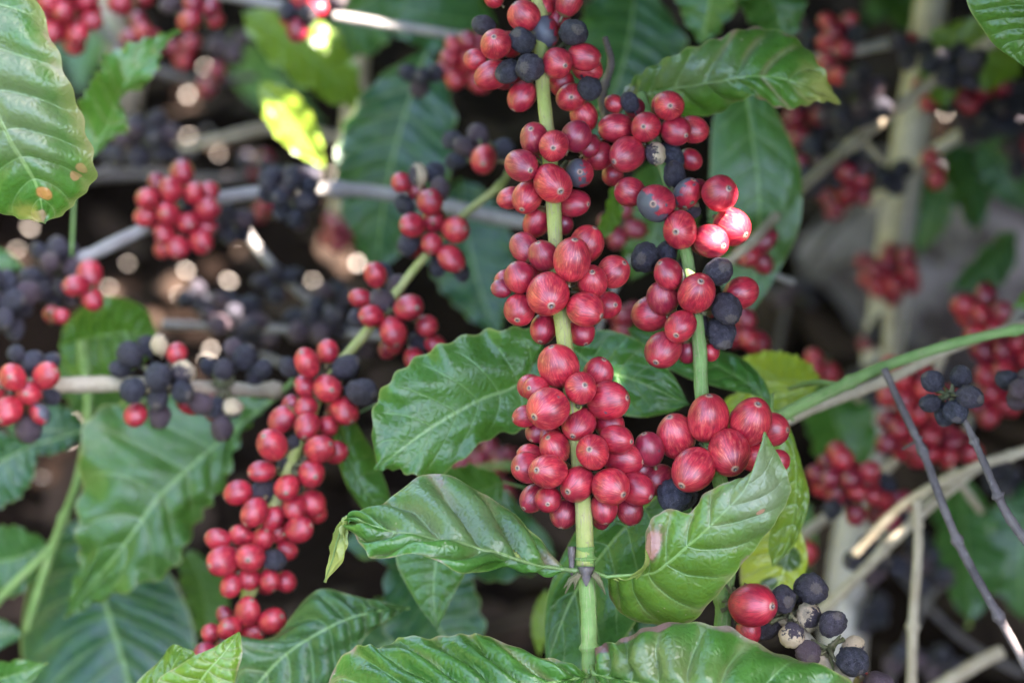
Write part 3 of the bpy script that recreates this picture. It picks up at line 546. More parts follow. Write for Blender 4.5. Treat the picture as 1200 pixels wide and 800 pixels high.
# ------------------------------------------------------------------ single leaves whose own twigs are out of sight
def lone(o, label, group='coffee leaves'):
    o.name = 'coffee_leaf'; tag(o, label, 'leaf', group)
G_ = lambda *a, **k: gleaf(None, *a, **k)
lone(leaf(None, [(-90, -70, .90), (-40, 40, .905), (5, 150, .91), (42, 215, .92), (52, 262, .93)], [(-150, 30, .02), (-110, 140, .02), (-70, 215, .02), (0, 248, .01)], [(10, -50, .01), (62, 48, .0), (92, 128, .005), (112, 198, .01), (88, 240, .012)], (.12, .02, 1.0), .10, .0045, crinkle=.0012, wav=.002, seed=3, mat='leaf_corner'), 'large glossy ridged leaf with orange scabs close by in the top left corner')
lone(leaf(None, [(1230, -60, .93), (1215, 0, .93), (1205, 40, .935), (1200, 78, .94)], [(1150, -60, .0), (1132, -5, .0), (1145, 25, 0), (1165, 52, 0)], [(1290, -30, 0), (1290, 20, 0), (1240, 60, 0)], (.1, .08, .3), .08, .001, seed=4), 'dark green leaf tip poking in at the top right corner')
lone(leaf(None, [(88, 205, 1.2), (125, 150, 1.2), (140, 110, 1.19), (165, 75, 1.19), (212, 35, 1.2)], [(85, 150, .0), (98, 112, -.01), (115, 85, -.02), (128, 62, .0), (170, 45, 0)], [(130, 165, .0), (152, 150, .0), (140, 118, .01), (180, 92, -.01), (190, 60, 0)], (.15, .05, .5), .12, .001, petiole=(84, 300, 1.2), wav=.003, seed=5), 'twisted bright leaf on a long green stalk right of the big corner leaf')
lone(G_((285, 15, 1.4), (432, 135, 1.42), 92, (.0, .40, .1), roll=.5, sag=.06, seed=6), 'broad yellow-green leaf near the top left, beneath the purplish twig')
lone(G_((306, 96, 1.33), (382, 200, 1.33), 54, (.0, .55, .0), roll=-.3, sag=.05, wav=.012, pleat=.0003, seed=7), 'brilliant lime leaf lit through by the sun above the grey branch')
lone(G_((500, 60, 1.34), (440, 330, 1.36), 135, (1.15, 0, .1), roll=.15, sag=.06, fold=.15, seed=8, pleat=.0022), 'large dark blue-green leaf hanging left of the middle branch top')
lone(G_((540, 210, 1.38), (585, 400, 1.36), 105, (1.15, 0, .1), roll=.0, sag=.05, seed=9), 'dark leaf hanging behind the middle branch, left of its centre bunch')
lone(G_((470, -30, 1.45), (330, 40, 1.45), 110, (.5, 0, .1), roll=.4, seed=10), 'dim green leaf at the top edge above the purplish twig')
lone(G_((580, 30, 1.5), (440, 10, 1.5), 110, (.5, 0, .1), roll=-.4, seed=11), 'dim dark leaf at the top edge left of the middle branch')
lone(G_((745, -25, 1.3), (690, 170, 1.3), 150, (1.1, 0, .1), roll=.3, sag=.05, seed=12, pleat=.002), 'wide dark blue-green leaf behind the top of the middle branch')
lone(G_((850, -70, 1.22), (822, 58, 1.22), 90, (.35, 0, .2), roll=-.5, seed=13), 'green leaf entering from the top edge above the striped leaf')
lone(G_((880, -60, 1.25), (925, 60, 1.25), 90, (.5, 0, .2), roll=.3, seed=14), 'dull green leaf at the top edge right of centre')
lone(leaf(None, [(722, 122, 1.05), (770, 108, 1.05), (830, 98, 1.045), (890, 90, 1.04), (945, 100, 1.045), (985, 122, 1.06)], [(740, 95, .0), (775, 72, -.005), (830, 48, .0), (885, 32, .015), (935, 48, .01), (968, 88, 0)], [(745, 127, 0), (790, 135, .01), (835, 134, .02), (880, 114, .0), (920, 128, .005), (960, 120, 0)], (.1, .05, 1.25), .10, .0030, petiole=(700, 128, 1.05), wav=.002, seed=15, mat='leaf_front'), 'scabbed leaf with pinkish stripes between its veins above the right front branch')
lone(leaf(None, [(868, 60, 1.22), (880, 150, 1.21), (890, 230, 1.21), (885, 320, 1.22), (868, 385, 1.22)], [(838, 130, .0), (832, 200, .0), (832, 270, .0), (845, 330, 0)], [(905, 120, .0), (938, 200, .0), (935, 270, .0), (905, 330, 0)], (.35, .05, .15), .06, .0004, seed=16), 'long pale green leaf hanging behind the right front branch')
lone(G_((720, 210, 1.12), (690, 290, 1.1), 34, (.0, .15, .2), roll=.8, seed=17), 'narrow bright leaf between the two front branches, upper part')
lone(G_((770, 190, 1.28), (738, 330, 1.28), 100, (.4, .08, .2), roll=.2, seed=18), 'dim green leaf filling the gap between the two front branches')
lone(G_((1010, -40, 1.7), (1085, 60, 1.7), 80, (.8, 0, .2), roll=.4, seed=19), 'dark teal leaf at the top edge against the trunk')
lone(G_((1090, 40, 1.4), (1200, 85, 1.42), 84, (.0, .30, .3), roll=-.2, seed=20), 'pale olive leaf under the thick branch at the upper right')
lone(G_((1085, 60, 1.45), (1105, 130, 1.45), 60, (.0, .2, .3), roll=.3, seed=21), 'small olive leaf beside the trunk near the white glint')
lone(G_((1110, 165, 1.6), (1145, 275, 1.6), 70, (.7, 0, .2), roll=.5, seed=22, pleat=.002), 'glossy dark leaf right of the trunk below the tan branch')
lone(G_((1150, 160, 1.58), (1205, 250, 1.58), 66, (.7, 0, .2), roll=-.3, seed=23, pleat=.002), 'glossy dark leaf at the right edge below the mixed cherries')
lone(G_((1100, 205, 1.75), (1075, 300, 1.75), 60, (.7, 0, .2), roll=-.3, seed=24), 'dark leaf just right of the trunk, level with its upper knot')
lone(G_((1190, 270, 1.55), (1110, 340, 1.55), 60, (.8, 0, .2), roll=.6, seed=25), 'drooping dark leaf at the right edge above the red bunch')
lone(G_((1240, 335, 1.2), (1185, 360, 1.2), 34, (.0, .1, .2), roll=.3, seed=26), 'small green leaf tip on the right edge above the curved green stem')
lone(leaf(None, [(905, 480, 1.07), (880, 452, 1.07), (840, 428, 1.07), (790, 400, 1.07), (735, 385, 1.07)], [(900, 455, .0), (872, 420, .01), (830, 405, .02), (780, 372, .02)], [(890, 465, 0), (845, 455, -.01), (800, 440, -.01), (755, 415, 0)], (.15, .0, .1), .08, .0012, petiole=(930, 492, 1.06), seed=27), 'blue-green leaf pointing left behind the right front branch')
lone(G_((962, 448, 1.14), (868, 418, 1.15), 70, (.0, .75, .3), roll=.3, sag=.1, seed=28), 'yellow-green leaf left of the curved green stem')
lone(G_((945, 458, 1.12), (836, 478, 1.12), 46, (.0, .85, .3), roll=-.2, sag=.05, seed=29), 'yellow leaf under the yellow-green one, above the lower right bunch')
lone(G_((960, 440, 1.5), (1000, 580, 1.5), 90, (.1, .02, .1), roll=.3, seed=30), 'blurred green leaf in front of the trunk below the curved stem')
lone(G_((915, 560, 1.45), (930, 700, 1.45), 80, (.2, .02, .1), roll=-.3, seed=31), 'blurred green leaf behind the narrow upright leaf')
lone(leaf(None, [(905, 480, 1.02), (930, 530, 1.02), (932, 590, 1.025), (922, 640, 1.03), (905, 665, 1.03)], [(893, 500, .0), (895, 550, .0), (905, 600, .0), (900, 640, 0)], [(925, 500, .0), (945, 560, .005), (945, 600, .0), (930, 640, 0)], (.0, .38, .2), .15, .0008, petiole=(905, 462, 1.03), seed=32), 'narrow bright green leaf upright behind the large folded leaf')
lone(leaf(None, [(920, 600, 1.08), (925, 640, 1.08), (915, 680, 1.08), (895, 720, 1.08)], [(885, 610, .0), (868, 655, .0), (872, 700, 0)], [(938, 620, .0), (946, 662, .0), (930, 695, 0)], (.0, 1.0, .4), .08, .0012, seed=33, mat='leaf_blotchy'), 'yellowing leaf with dark blotches above the black dried cherries')
lone(G_((1120, 560, 1.5), (1135, 735, 1.48), 110, (.35, .02, .1), roll=.5, sag=.08, seed=34), 'green leaf with white sun glints at the lower right, behind the dead twig')
lone(G_((1220, 560, 1.5), (1200, 730, 1.5), 110, (.5, .02, .1), roll=-.2, seed=35), 'dark green leaf on the right edge of the lower right')
lone(leaf(None, [(636, 400, 1.04), (610, 448, 1.035), (560, 470, 1.03), (500, 505, 1.025), (440, 550, 1.02)], [(640, 385, .0), (590, 385, .0), (525, 400, .0), (470, 432, .0), (438, 480, 0)], [(650, 470, .0), (625, 500, .0), (572, 515, .0), (512, 558, .0), (468, 552, 0)], (.12, .03, .15), .08, .0005, wav=.0025, seed=36, crinkle=.0012), 'large bright green leaf pointing lower left behind the middle branch')
lone(leaf(None, [(660, 400, 1.06), (700, 430, 1.055), (750, 448, 1.05), (808, 474, 1.05)], [(690, 388, .0), (735, 392, .0), (780, 428, 0)], [(680, 480, .0), (725, 486, .0), (775, 486, 0)], (.15, .0, .1), .08, .0005, seed=37, crinkle=.0012), 'blue-green leaf pointing right between the two front branches')
lone(leaf(None, [(800, 560, 1.0), (760, 590, 1.01), (712, 640, 1.02), (670, 700, 1.03), (640, 780, 1.03)], [(770, 555, .0), (715, 580, .0), (670, 630, .0), (640, 705, 0)], [(810, 610, .0), (775, 680, .0), (730, 750, .0), (690, 800, 0)], (.22, .0, .1), .08, .0005, seed=38, crinkle=.0012), 'smooth blue-green leaf behind the lower part of the middle branch')
lone(leaf(None, [(790, 690, 1.03), (740, 710, 1.03), (700, 760, 1.03), (660, 840, 1.03)], [(760, 670, .0), (700, 690, .0), (655, 760, 0)], [(800, 760, .0), (760, 800, .0), (700, 850, 0)], (.22, .0, .1), .08, .001, seed=39), 'second smooth blue-green leaf low behind the middle stem')
lone(leaf(None, [(515, 610, 1.05), (512, 650, 1.05), (508, 690, 1.05), (512, 738, 1.05)], [(470, 630, .0), (465, 660, .0), (485, 700, 0)], [(560, 625, .0), (548, 665, .0), (530, 700, 0)], (.05, .04, .1), .08, .0006, seed=40), 'pointed green leaf tip hanging below the curled front leaf')
lone(leaf(None, [(395, 495, 1.1), (410, 540, 1.1), (432, 580, 1.1), (465, 612, 1.11)], [(412, 490, .0), (438, 530, .01), (455, 575, 0)], [(390, 520, .0), (405, 565, .0), (430, 602, 0)], (.2, .04, .1), .2, .0006, petiole=(450, 470, 1.1), seed=41), 'curved narrow leaf between the crimson branch and the bright middle leaf')
lone(G_((590, 565, 1.12), (470, 600, 1.12), 95, (.25, .02, .1), roll=.4, petiole=(640, 580, 1.12), seed=42), 'dim green leaf behind the bright middle leaf tip')
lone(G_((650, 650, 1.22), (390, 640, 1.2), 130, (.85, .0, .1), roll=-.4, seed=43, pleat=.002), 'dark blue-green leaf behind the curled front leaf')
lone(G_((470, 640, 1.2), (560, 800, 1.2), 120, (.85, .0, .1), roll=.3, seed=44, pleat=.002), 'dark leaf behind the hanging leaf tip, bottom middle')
lone(leaf(None, [(480, 712, 1.06), (430, 718, 1.05), (385, 735, 1.05), (330, 770, 1.05), (280, 830, 1.05)], [(450, 704, .0), (420, 702, .01), (370, 690, .01), (320, 745, .01), (270, 750, 0)], [(460, 722, .0), (430, 745, .0), (400, 790, .0), (350, 840, 0)], (.65, .05, .3), .12, .0035, seed=45, crinkle=.001), 'dark glossy ridged leaf with a yellow point right of the crimson branch tip')
lone(leaf(None, [(215, 830, .99), (240, 790, .985), (262, 765, .985), (280, 740, .99)], [(185, 800, .0), (215, 775, .0), (255, 755, 0)], [(262, 830, .0), (275, 800, .0), (284, 765, 0)], (.0, .22, .5), .12, .0008, seed=46), 'small curled bright leaf with a sharp point below the crimson branch tip')
lone(leaf(None, [(150, 840, 1.0), (190, 800, 1.0), (205, 775, 1.0), (215, 758, 1.0)], [(160, 800, .0), (192, 768, .01), (202, 755, 0)], [(215, 830, .0), (235, 790, .0), (228, 765, 0)], (.0, .18, .4), .2, .0008, seed=47), 'pale curled leaf left of the sharp-pointed one at the bottom edge')
lone(leaf(None, [(318, 470, 1.2), (255, 520, 1.19), (190, 580, 1.18), (140, 645, 1.18), (76, 724, 1.19)], [(270, 458, .01), (175, 465, .02), (105, 490, .01), (92, 590, .0), (92, 660, 0)], [(285, 510, .0), (262, 570, .0), (232, 610, .01), (200, 668, .0), (125, 700, 0)], (.40, .06, .2), .10, .0022, petiole=(345, 445, 1.2), wav=.004, seed=48, crinkle=.0015), 'big bright green leaf under the level pale branch at the left')
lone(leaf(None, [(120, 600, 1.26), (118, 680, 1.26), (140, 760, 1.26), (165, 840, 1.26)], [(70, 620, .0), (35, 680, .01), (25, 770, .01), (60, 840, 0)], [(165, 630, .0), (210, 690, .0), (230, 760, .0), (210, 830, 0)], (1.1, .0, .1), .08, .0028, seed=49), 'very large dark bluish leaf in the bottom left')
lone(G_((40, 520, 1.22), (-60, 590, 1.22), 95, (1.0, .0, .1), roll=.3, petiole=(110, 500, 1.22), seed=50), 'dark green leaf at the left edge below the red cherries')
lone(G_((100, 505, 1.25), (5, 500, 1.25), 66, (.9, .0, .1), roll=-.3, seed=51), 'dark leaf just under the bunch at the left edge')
lone(G_((55, 640, 1.24), (-50, 650, 1.24), 90, (.7, .02, .1), roll=.2, petiole=(80, 625, 1.24), seed=52), 'mid green leaf at the left edge, lower half')
lone(G_((-60, 740, 1.22), (30, 742, 1.22), 50, (.6, .0, .1), roll=.4, seed=53), 'small dark leaf on the left edge near the bottom')
lone(G_((-40, 800, 1.1), (56, 776, 1.1), 46, (.1, .0, .3), roll=-.2, seed=54), 'pale smooth leaf in the bottom left corner')
lone(leaf(None, [(70, 405, 1.27), (110, 395, 1.26), (150, 390, 1.26), (190, 395, 1.27)], [(80, 375, .0), (120, 348, -.02), (165, 358, 0)], [(80, 435, .0), (120, 448, .0), (170, 420, 0)], (.1, .06, .1), .15, .0025, seed=55), 'shiny green leaf left of centre above the level pale branch')
lone(G_((160, 470, 1.3), (60, 420, 1.3), 90, (.8, .04, .1), roll=.5, seed=56), 'green leaf behind the level branch near the left edge')
lone(G_((-30, 300, 1.3), (30, 315, 1.3), 26, (.5, 0, .1), roll=.2, seed=57), 'small dark leaf on the left edge above the dried bunch')
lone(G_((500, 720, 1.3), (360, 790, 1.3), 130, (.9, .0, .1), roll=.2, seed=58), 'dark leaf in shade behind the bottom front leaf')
lone(G_((220, 645, 1.32), (240, 760, 1.3), 66, (.5, .1, .1), roll=.7, seed=59), 'olive leaf in shade left of the crimson branch tip')
lone(G_((640, 690, 1.2), (632, 770, 1.2), 24, (.0, .4, .1), roll=.3, seed=60), 'small yellow-green shoot leaf deep behind, left of the middle stem')

# shoots that carry the left leaves
b = branch((100, 480, 1.22), 'slim dark green shoot rising through the leaves at the far left')
stem(b, [(30, 740, 1.23), (62, 640, 1.23), (92, 560, 1.22), (104, 480, 1.22), (96, 400, 1.23)], (10, 13), 'green_stem', nodes=(.35, .9))
stem(b, [(-30, 735, 1.23), (10, 690, 1.23), (62, 640, 1.23)], (11, 9), 'green_stem')

# ------------------------------------------------------------------ green stem and dead twigs, right
b = branch((1100, 400, 1.06), 'smooth curved green stem coming in from the right edge to the lower right bunch')
stem(b, [(1260, 378, 1.06), (1195, 386, 1.06), (1120, 402, 1.06), (1040, 428, 1.06), (980, 455, 1.055), (925, 482, 1.05), (895, 500, 1.05)], (10, 17), 'green_stem', nodes=(.18, .62), rough=.03)
stem(b, [(985, 452, 1.055), (955, 448, 1.07), (925, 455, 1.09)], (9, 5), 'green_stem', rough=.03)
b = branch((1100, 400, 1.12), 'tan branch running just under the curved green stem')
stem(b, [(1230, 372, 1.13), (1130, 402, 1.12), (1040, 445, 1.12), (960, 475, 1.11), (905, 500, 1.11)], (11, 15), 'tan_stem', nodes=(.5,))
t = thing('dead_twig', P(1035, 430, 1.04), 'long thin grey dead twig slanting down to the bottom right corner', 'twig', 'dead twigs')
stem(t, [(1036, 432, 1.05), (1058, 480, 1.045), (1082, 530, 1.04), (1108, 600, 1.03), (1130, 650, 1.03), (1158, 700, 1.02), (1186, 750, 1.02), (1225, 820, 1.02)], (9, 12), 'dark_twig', nodes=(.28, .52, .78), rough=.12, swell=.5)
stem(t, [(1080, 512, 1.04), (1068, 520, 1.045), (1058, 526, 1.05)], (4, 3), 'dark_twig', 'spur')
t = thing('dead_twig', P(1130, 495, 1.0), 'short knobbly dead twig tipped with a bunch of six black dried cherries', 'twig', 'dead twigs')
stem(t, [(1122, 478, 1.0), (1134, 500, 1.0), (1150, 535, .995), (1165, 570, .99), (1182, 605, .99), (1215, 650, .985)], (7, 12), 'dark_twig', nodes=(.3, .66), rough=.22, swell=.7)
hero_cluster(t, (1115, 464, .998), [(1093, 446, 13.5, 1, 'k'), (1126, 441, 13, 1, 'k'), (1137, 465, 15, 2, 'k', .6, .2), (1120, 482, 15, 2, 'k', -.1, .6), (1107, 485, 13, 1, 'k'), (1090, 472, 12.5, 1, 'k')], (.4, 0, -1), rear=0)
t = thing('dead_twig', P(712, 130, 1.04), 'short forked purple-grey dead twig end standing between the two upper front bunches', 'twig', 'dead twigs')
stem(t, [(712, 145, 1.04), (706, 110, 1.04), (716, 75, 1.035), (709, 44, 1.03)], (13, 7), 'dark_twig', nodes=(.45,), rough=.15); stem(t, [(708, 118, 1.04), (700, 95, 1.04)], (8, 5), 'dark_twig', 'spur')
cluster(b, 1195, 452, 1.05, 16, 20, 4, 'mk', 15)

# ------------------------------------------------------------------ branch with the mummified cherries, bottom right
b = branch((950, 740, .97), 'thick tan branch at the bottom right carrying wrinkled black and peeling tan dried cherries')
stem(b, [(890, 690, .985), (920, 722, .98), (955, 765, .975), (1000, 815, .97), (1040, 860, .97)], (19, 22), 'tan_stem', nodes=(.25, .62))
hero_cluster(b, (925, 718, .975), [(952, 689, 19, 2, 'k', .1, -.1), (918, 702, 16.5, 2, 'k', .2, .1), (899, 735, 15, 0, 'k'), (928, 744, 16, 2, 't', .3, .2), (947, 721, 16, 1, 't', -.2, -.2), (897, 712, 12, 0, 'k')], (.5, 0, -1), 'four dried cherries, one peeled to tan', 1)
hero_cluster(b, (972, 762, .972), [(976, 730, 17.5, 2, 'k', .2, -.6), (947, 766, 16, 2, 'm', .1, .2), (999, 775, 19, 2, 'k', .4, .5), (1000, 756, 13, 0, 't'), (1030, 803, 17, 1, 'm')], (.5, 0, -1), 'wrinkled dried cherries round a frayed knot', 1)

# ------------------------------------------------------------------ right front branch
b = branch((790, 230, .985), 'right-hand front branch with red and blue-black cherries, two catching white sunlight')
stem(b, [(752, 110, 1.01), (768, 170, 1.0), (790, 235, .99), (803, 290, .982), (812, 345, .978), (820, 410, .974), (823, 465, .972), (838, 540, .968), (856, 620, .98), (850, 690, .985), (846, 740, .985)], (12, 21), 'green_stem', nodes=(.08, .22, .42, .70, .92))
hero_cluster(b, (762, 150, 1.0), [(744, 127, 12, 0, 'd'), (720, 122, 11, 0, 'o'), (738, 120, 11, 0, 'k'), (784, 124, 18, 2, 'p', 0, .1), (722, 150, 18, 1, 'r'), (757, 149, 17.5, 2, 'r'), (792, 153, 17, 2, 'b'), (812, 152, 16, 1, 'p'), (735, 181, 20, 2, 'r'), (702, 183, 16, 1, 'r'), (809, 187, 13, 0, 'r'), (785, 184, 16, 1, 'k'), (768, 180, 13, 2, 't'), (718, 205, 13, 0, 'r'), (690, 170, 13, 0, 'd')], (.2, 0, -1), 'upper bunch, slightly blurred', 3)
hero_cluster(b, (797, 245, .985), [(738, 225, 18, 1, 'r'), (769, 238, 22.5, 2, 'h', -.2, .1), (805, 227, 17, 1, 'h'), (815, 222, 12, 0, 'd'), (843.5, 226.5, 21.5, 2, 'r', .4, -.2), (797, 269.5, 22.5, 2, 'r', -.28, .14), (833, 282.6, 20, 2, 'r', .6, .3), (857.5, 266, 22.5, 1, 'r', .65, .45), (756, 302, 18.5, 1, 'k', -.3, .1), (781, 297, 14, 0, 'k'), (790, 205, 14, 0, 'k'), (810, 247, 11, 0, 'k')], (.2, 0, -1), 'bunch whose right-hand cherries catch white sunlight', 3)
hero_cluster(b, (812, 362, .976), [(783.4, 321, 18.5, 1, 'r'), (777, 348.7, 19, 1, 's', -.2, -.8), (763, 367.6, 20.5, 0, 'r'), (816.4, 343.6, 23, 2, 'p', .12, -.50), (841.7, 318.7, 18, 1, 'k', .3, -.3), (868, 343.6, 20.5, 0, 'r'), (851.6, 361.6, 18.5, 1, 'k', .2, .6), (845.6, 390, 18.5, 1, 'k', .1, .7), (797.5, 382.6, 19.5, 2, 'r', -.30, .50), (777.4, 409.6, 22, 1, 'r', -.4, .6), (820, 381, 12, 0, 'k'), (805, 412, 12, 0, 'd'), (833, 412, 11, 0, 'r')], (.1, 0, -1), 'middle bunch, red on the left and black on the right', 3)
hero_cluster(b, (838, 538, .968), [(761, 526, 18, 1, 'd', -.3, -.85), (792.5, 511, 24, 1, 'p', -.3, -.8), (830, 490, 25, 1, 'p', .0, -.9), (905, 503, 20, 0, 'r', .8, 0), (880, 494, 26.5, 1, 'p', .20, -.68), (812.5, 550, 25.5, 2, 'p', -.5, .58), (854, 530, 25.5, 2, 'p', .18, .60), (771, 562, 19, 0, 's', -.7, .4), (790, 581, 20.5, 1, 'k', -.2, .7), (885, 536, 17, 0, 'r'), (912, 540, 13, 0, 'r')], (.1, 0, -1), 'lowest bunch of large striped cherries with one blue-black cherry', 3)
hero_cluster(b, (862, 705, .975), [(882, 709, 26, 2, 'b', .65, -.05), (878, 738, 15, 0, 'r')], (.1, 0, -1), 'single large dark red cherry at the foot of the branch', 0)

# ------------------------------------------------------------------ middle front branch, in focus
b = branch((640, 60, .985), 'middle front branch in sharp focus with striped red cherries above curled leaves')
MS = [(622, -60, 1.01), (632, 20, 1.0), (636, 100, .995), (641, 150, .988), (648, 230, .98), (652, 300, .974), (658, 370, .968), (668, 450, .962), (678, 530, .96), (684, 600, .958), (686, 662, .957)]
stem(b, MS, (15, 21), 'yellow_stem', nodes=(.10, .32, .52, .75), rough=.03, seg=20)
stem(b, [(686, 640, .957), (687, 668, .957), (690, 720, .956), (691, 775, .955), (694, 840, .955)], (21, 18), 'green_stem', 'young_stem', nodes=(.14, .68), rough=.02, seg=20, swell=.4)
hero_cluster(b, (642, 62, 1.0), [(579, -2, 12, 0, 'r'), (567, 30, 13, 0, 'k'), (637, 6, 13, 0, 'r'), (614, 19, 18.5, 1, 'p'), (667.5, 0, 18, 1, 'r'), (655, 24, 15, 0, 'r'), (581, 52, 18.5, 2, 'p', -.1, -.3), (612, 47.5, 15.5, 2, 'k'), (639, 38, 17.5, 1, 'h'), (672, 38, 17.5, 2, 'k', .2, -.1), (577, 88, 18, 1, 'r'), (595, 84, 14, 2, 'k'), (621, 79, 17.5, 2, 'k'), (653, 74, 18, 2, 'r'), (684, 67, 17.5, 2, 'r'), (688, 80, 17, 1, 'p'), (612, 113, 17, 1, 'b'), (658, 97, 15, 0, 'r'), (691, 104, 15, 1, 'k'), (669, 114, 17, 1, 'p', .0, .1), (684, 136, 16, 0, 'p'), (558, 70, 13, 0, 'r')], (.1, 0, -1), 'topmost bunch, red mixed with grey-black cherries', 3)
hero_cluster(b, (646, 205, .984), [(626, 162.5, 18.5, 1, 's', -.2, -.5), (649, 171, 18.5, 2, 'p', -.05, .2), (675, 160, 18.5, 1, 'd'), (611, 194, 19.5, 2, 's', .45, .3), (679, 203, 17.5, 1, 'h', 0, 0), (647.7, 215, 23.5, 2, 'p', .35, .42), (618, 231, 19, 1, 'r', -.3, .72), (598, 232, 14, 0, 'r'), (672.4, 238, 17, 1, 'b', .8, .1), (630, 260, 16.5, 0, 'b'), (660, 262, 12, 0, 'd'), (690, 172, 13, 0, 'd')], (.1, 0, -1), 'second bunch from the top', 4)
hero_cluster(b, (654, 338, .972), [(614.6, 290, 16, 0, 's'), (594, 330, 14, 0, 'b', -.8, 0), (636.7, 300, 18.5, 1, 's', -.3, -.8), (687.5, 286, 20, 0, 'p', .4, -.8), (670.5, 304.4, 23.5, 2, 'p', .10, -.82), (609, 325, 19, 1, 'b', -.4, -.85), (719, 318.4, 19.5, 1, 'p', .6, -.5), (694.4, 330, 19, 2, 'p', -.05, -.5), (642, 344.5, 25, 2, 'p', .13, .50), (609, 363, 19, 1, 'r', -.15, .62), (686, 362.4, 20.5, 2, 'p', .80, .35), (712, 357.4, 17, 0, 'b', .5, 0), (636.7, 385, 17, 0, 'b', -.2, .8), (680.7, 388, 16, 0, 'b', .3, .8), (588, 338, 11, 0, 'd')], (.1, 0, -1), 'third bunch from the top, round and bright', 4)
hero_cluster(b, (668, 465, .962), [(622, 453, 15.5, 0, 'b', -.3, -.2), (628, 456, 16, 1, 'b', -.5, -.1), (701, 438, 18, 0, 'r', .3, -.8), (616, 487.5, 14, 0, 'r', -.9, .2), (654.4, 429, 24, 1, 'p', -.3, -.85), (680.5, 454.5, 19, 2, 'p', .22, -.20), (712.6, 469.5, 22.5, 1, 'r', .82, -.15), (642.4, 478.5, 25, 2, 'p', -.64, .36), (678.4, 496.5, 19.5, 1, 'r', -.32, .58), (713.5, 496.5, 18, 0, 'b', .6, .5), (630, 505, 14, 0, 'd', -.5, .7)], (.1, 0, -1), 'upper half of the lowest bunch', 3)
hero_cluster(b, (684, 555, .962), [(643, 510, 15, 0, 'b'), (650.5, 525, 18.5, 1, 'r', -.4, -.6), (694.6, 529.5, 20.5, 2, 'p', -.20, -.18), (722.5, 514.5, 18, 1, 'r', .80, .1), (730, 537.6, 21, 1, 'b', .92, .1), (751, 549, 13, 0, 'd'), (622, 534, 14, 0, 'r'), (617.5, 547.5, 18, 1, 'r', -.55, .0), (642.4, 552, 21.5, 2, 'p', -.55, -.1), (676.6, 567, 21.5, 2, 'r', -.52, .34), (715.6, 570, 22.5, 2, 'p', .62, .36), (745.6, 572, 19.5, 1, 'b', .7, .4), (625, 583.5, 16, 0, 's', -.6, .6), (642.4, 585, 16, 1, 'b', -.05, .28), (661, 602, 17, 0, 's', -.2, .9), (707.5, 595, 17, 1, 'b', .1, .9), (737.5, 596, 16.5, 0, 's', .3, .9), (704, 608, 12, 0, 'd')], (.1, 0, -1), 'lower half of the lowest bunch', 3)
leaf(b, [(668, 668, .955), (630, 662, .948), (590, 650, .94), (540, 637, .935), (490, 628, .935), (440, 617, .938), (412, 606, .945), (398, 628, .95), (391, 655, .953), (381, 682, .956)],
     [(648, 652, .008), (612, 610, .02), (560, 574, .03), (503, 556, .03), (455, 585, .02), (418, 600, .006), (405, 610, .0), (408, 630, -.003), (403, 655, -.003)],
     [(640, 672, .008), (598, 660, .010), (545, 672, -.012), (492, 648, -.010), (440, 655, -.008), (421, 634, -.006), (400, 614, .006), (388, 640, .008), (384, 660, .006)],
     (.12, .02, .75), .10, .0075, n=130, m=18, petiole=(684, 668, .957), label='curled leaf with raised ridges and a yellow folded tip', crinkle=.0008, wav=.0012, seed=61, mat='leaf_front')
leaf(b, [(712, 676, .953), (740, 674, .95), (770, 668, .945), (805, 640, .94), (845, 603, .935), (875, 568, .932), (897, 506, .930)],
     [(738, 682, .004), (760, 660, -.012), (757, 640, -.010), (762, 610, .0), (784, 597, .004), (808, 600, .004), (826, 578, .006), (858, 562, .006), (884, 552, .004)],
     [(716, 700, .018), (740, 726, .02), (800, 732, .018), (838, 700, .010), (872, 658, .006), (908, 612, .004), (928, 578, .006), (916, 545, .006)],
     (.0, .16, .6), .07, .0020, n=130, m=18, petiole=(690, 668, .957), label='wide leaf curving up with a pinkish brown blotch and a pale torn tip', crinkle=.0010, wav=.0008, seed=62, mat='leaf_right')
leaf(b, [(690, 792, .950), (640, 800, .94), (580, 806, .935), (520, 806, .935), (460, 812, .94), (370, 830, .95)],
     [(672, 779, .0), (630, 768, .010), (575, 747, .016), (548, 741, .022), (510, 748, .022), (470, 744, .024), (446, 758, .020), (425, 758, .02), (395, 775, .02)],
     [(660, 820, .0), (600, 850, -.01), (520, 870, -.01), (440, 860, 0)],
     (.10, .02, .8), .10, .0052, n=120, m=18, petiole=(692, 776, .955), label='puckered glossy leaf lying along the bottom edge left of the stem', crinkle=.0019, wav=.0016, seed=63)
leaf(b, [(696, 790, .945), (750, 800, .93), (810, 806, .92), (880, 822, .918), (960, 850, .92), (1040, 880, .93)],
     [(700, 762, .010), (722, 748, .012), (762, 733, .016), (822, 730, .018), (880, 748, .018), (940, 775, .016), (1000, 805, .012)],
     [(720, 830, -.01), (800, 880, -.01), (900, 900, -.01), (980, 900, 0)],
     (.10, .03, .7), .10, .0044, n=120, m=18, petiole=(692, 776, .955), label='broad puckered leaf right of the stem with a purple-brown upper rim', crinkle=.0024, wav=.0016, seed=64, mat='leaf_rim')
for sx in (-1, 1):
    V, F, UV = [], [], []
    for q in range(5):
        a0 = P(687 + sx * 8, 672, .950); dx = sx * random.uniform(6, 20); dy = random.uniform(4, 26)
        v, f, uv = tube([a0, a0 + RT * pm(.95) * dx * .6 - UP * pm(.95) * dy * .4, a0 + RT * pm(.95) * dx - UP * pm(.95) * dy], [.0011, .0009, .0002], 7, .3)
        F += [tuple(i + len(V) for i in ff) for ff in f]; V += v; UV += uv
    at = P(687 + sx * 8, 672, .950); put('bract', mesh('bract', [p - at for p in V], F, UV, M['knot']), b, at)

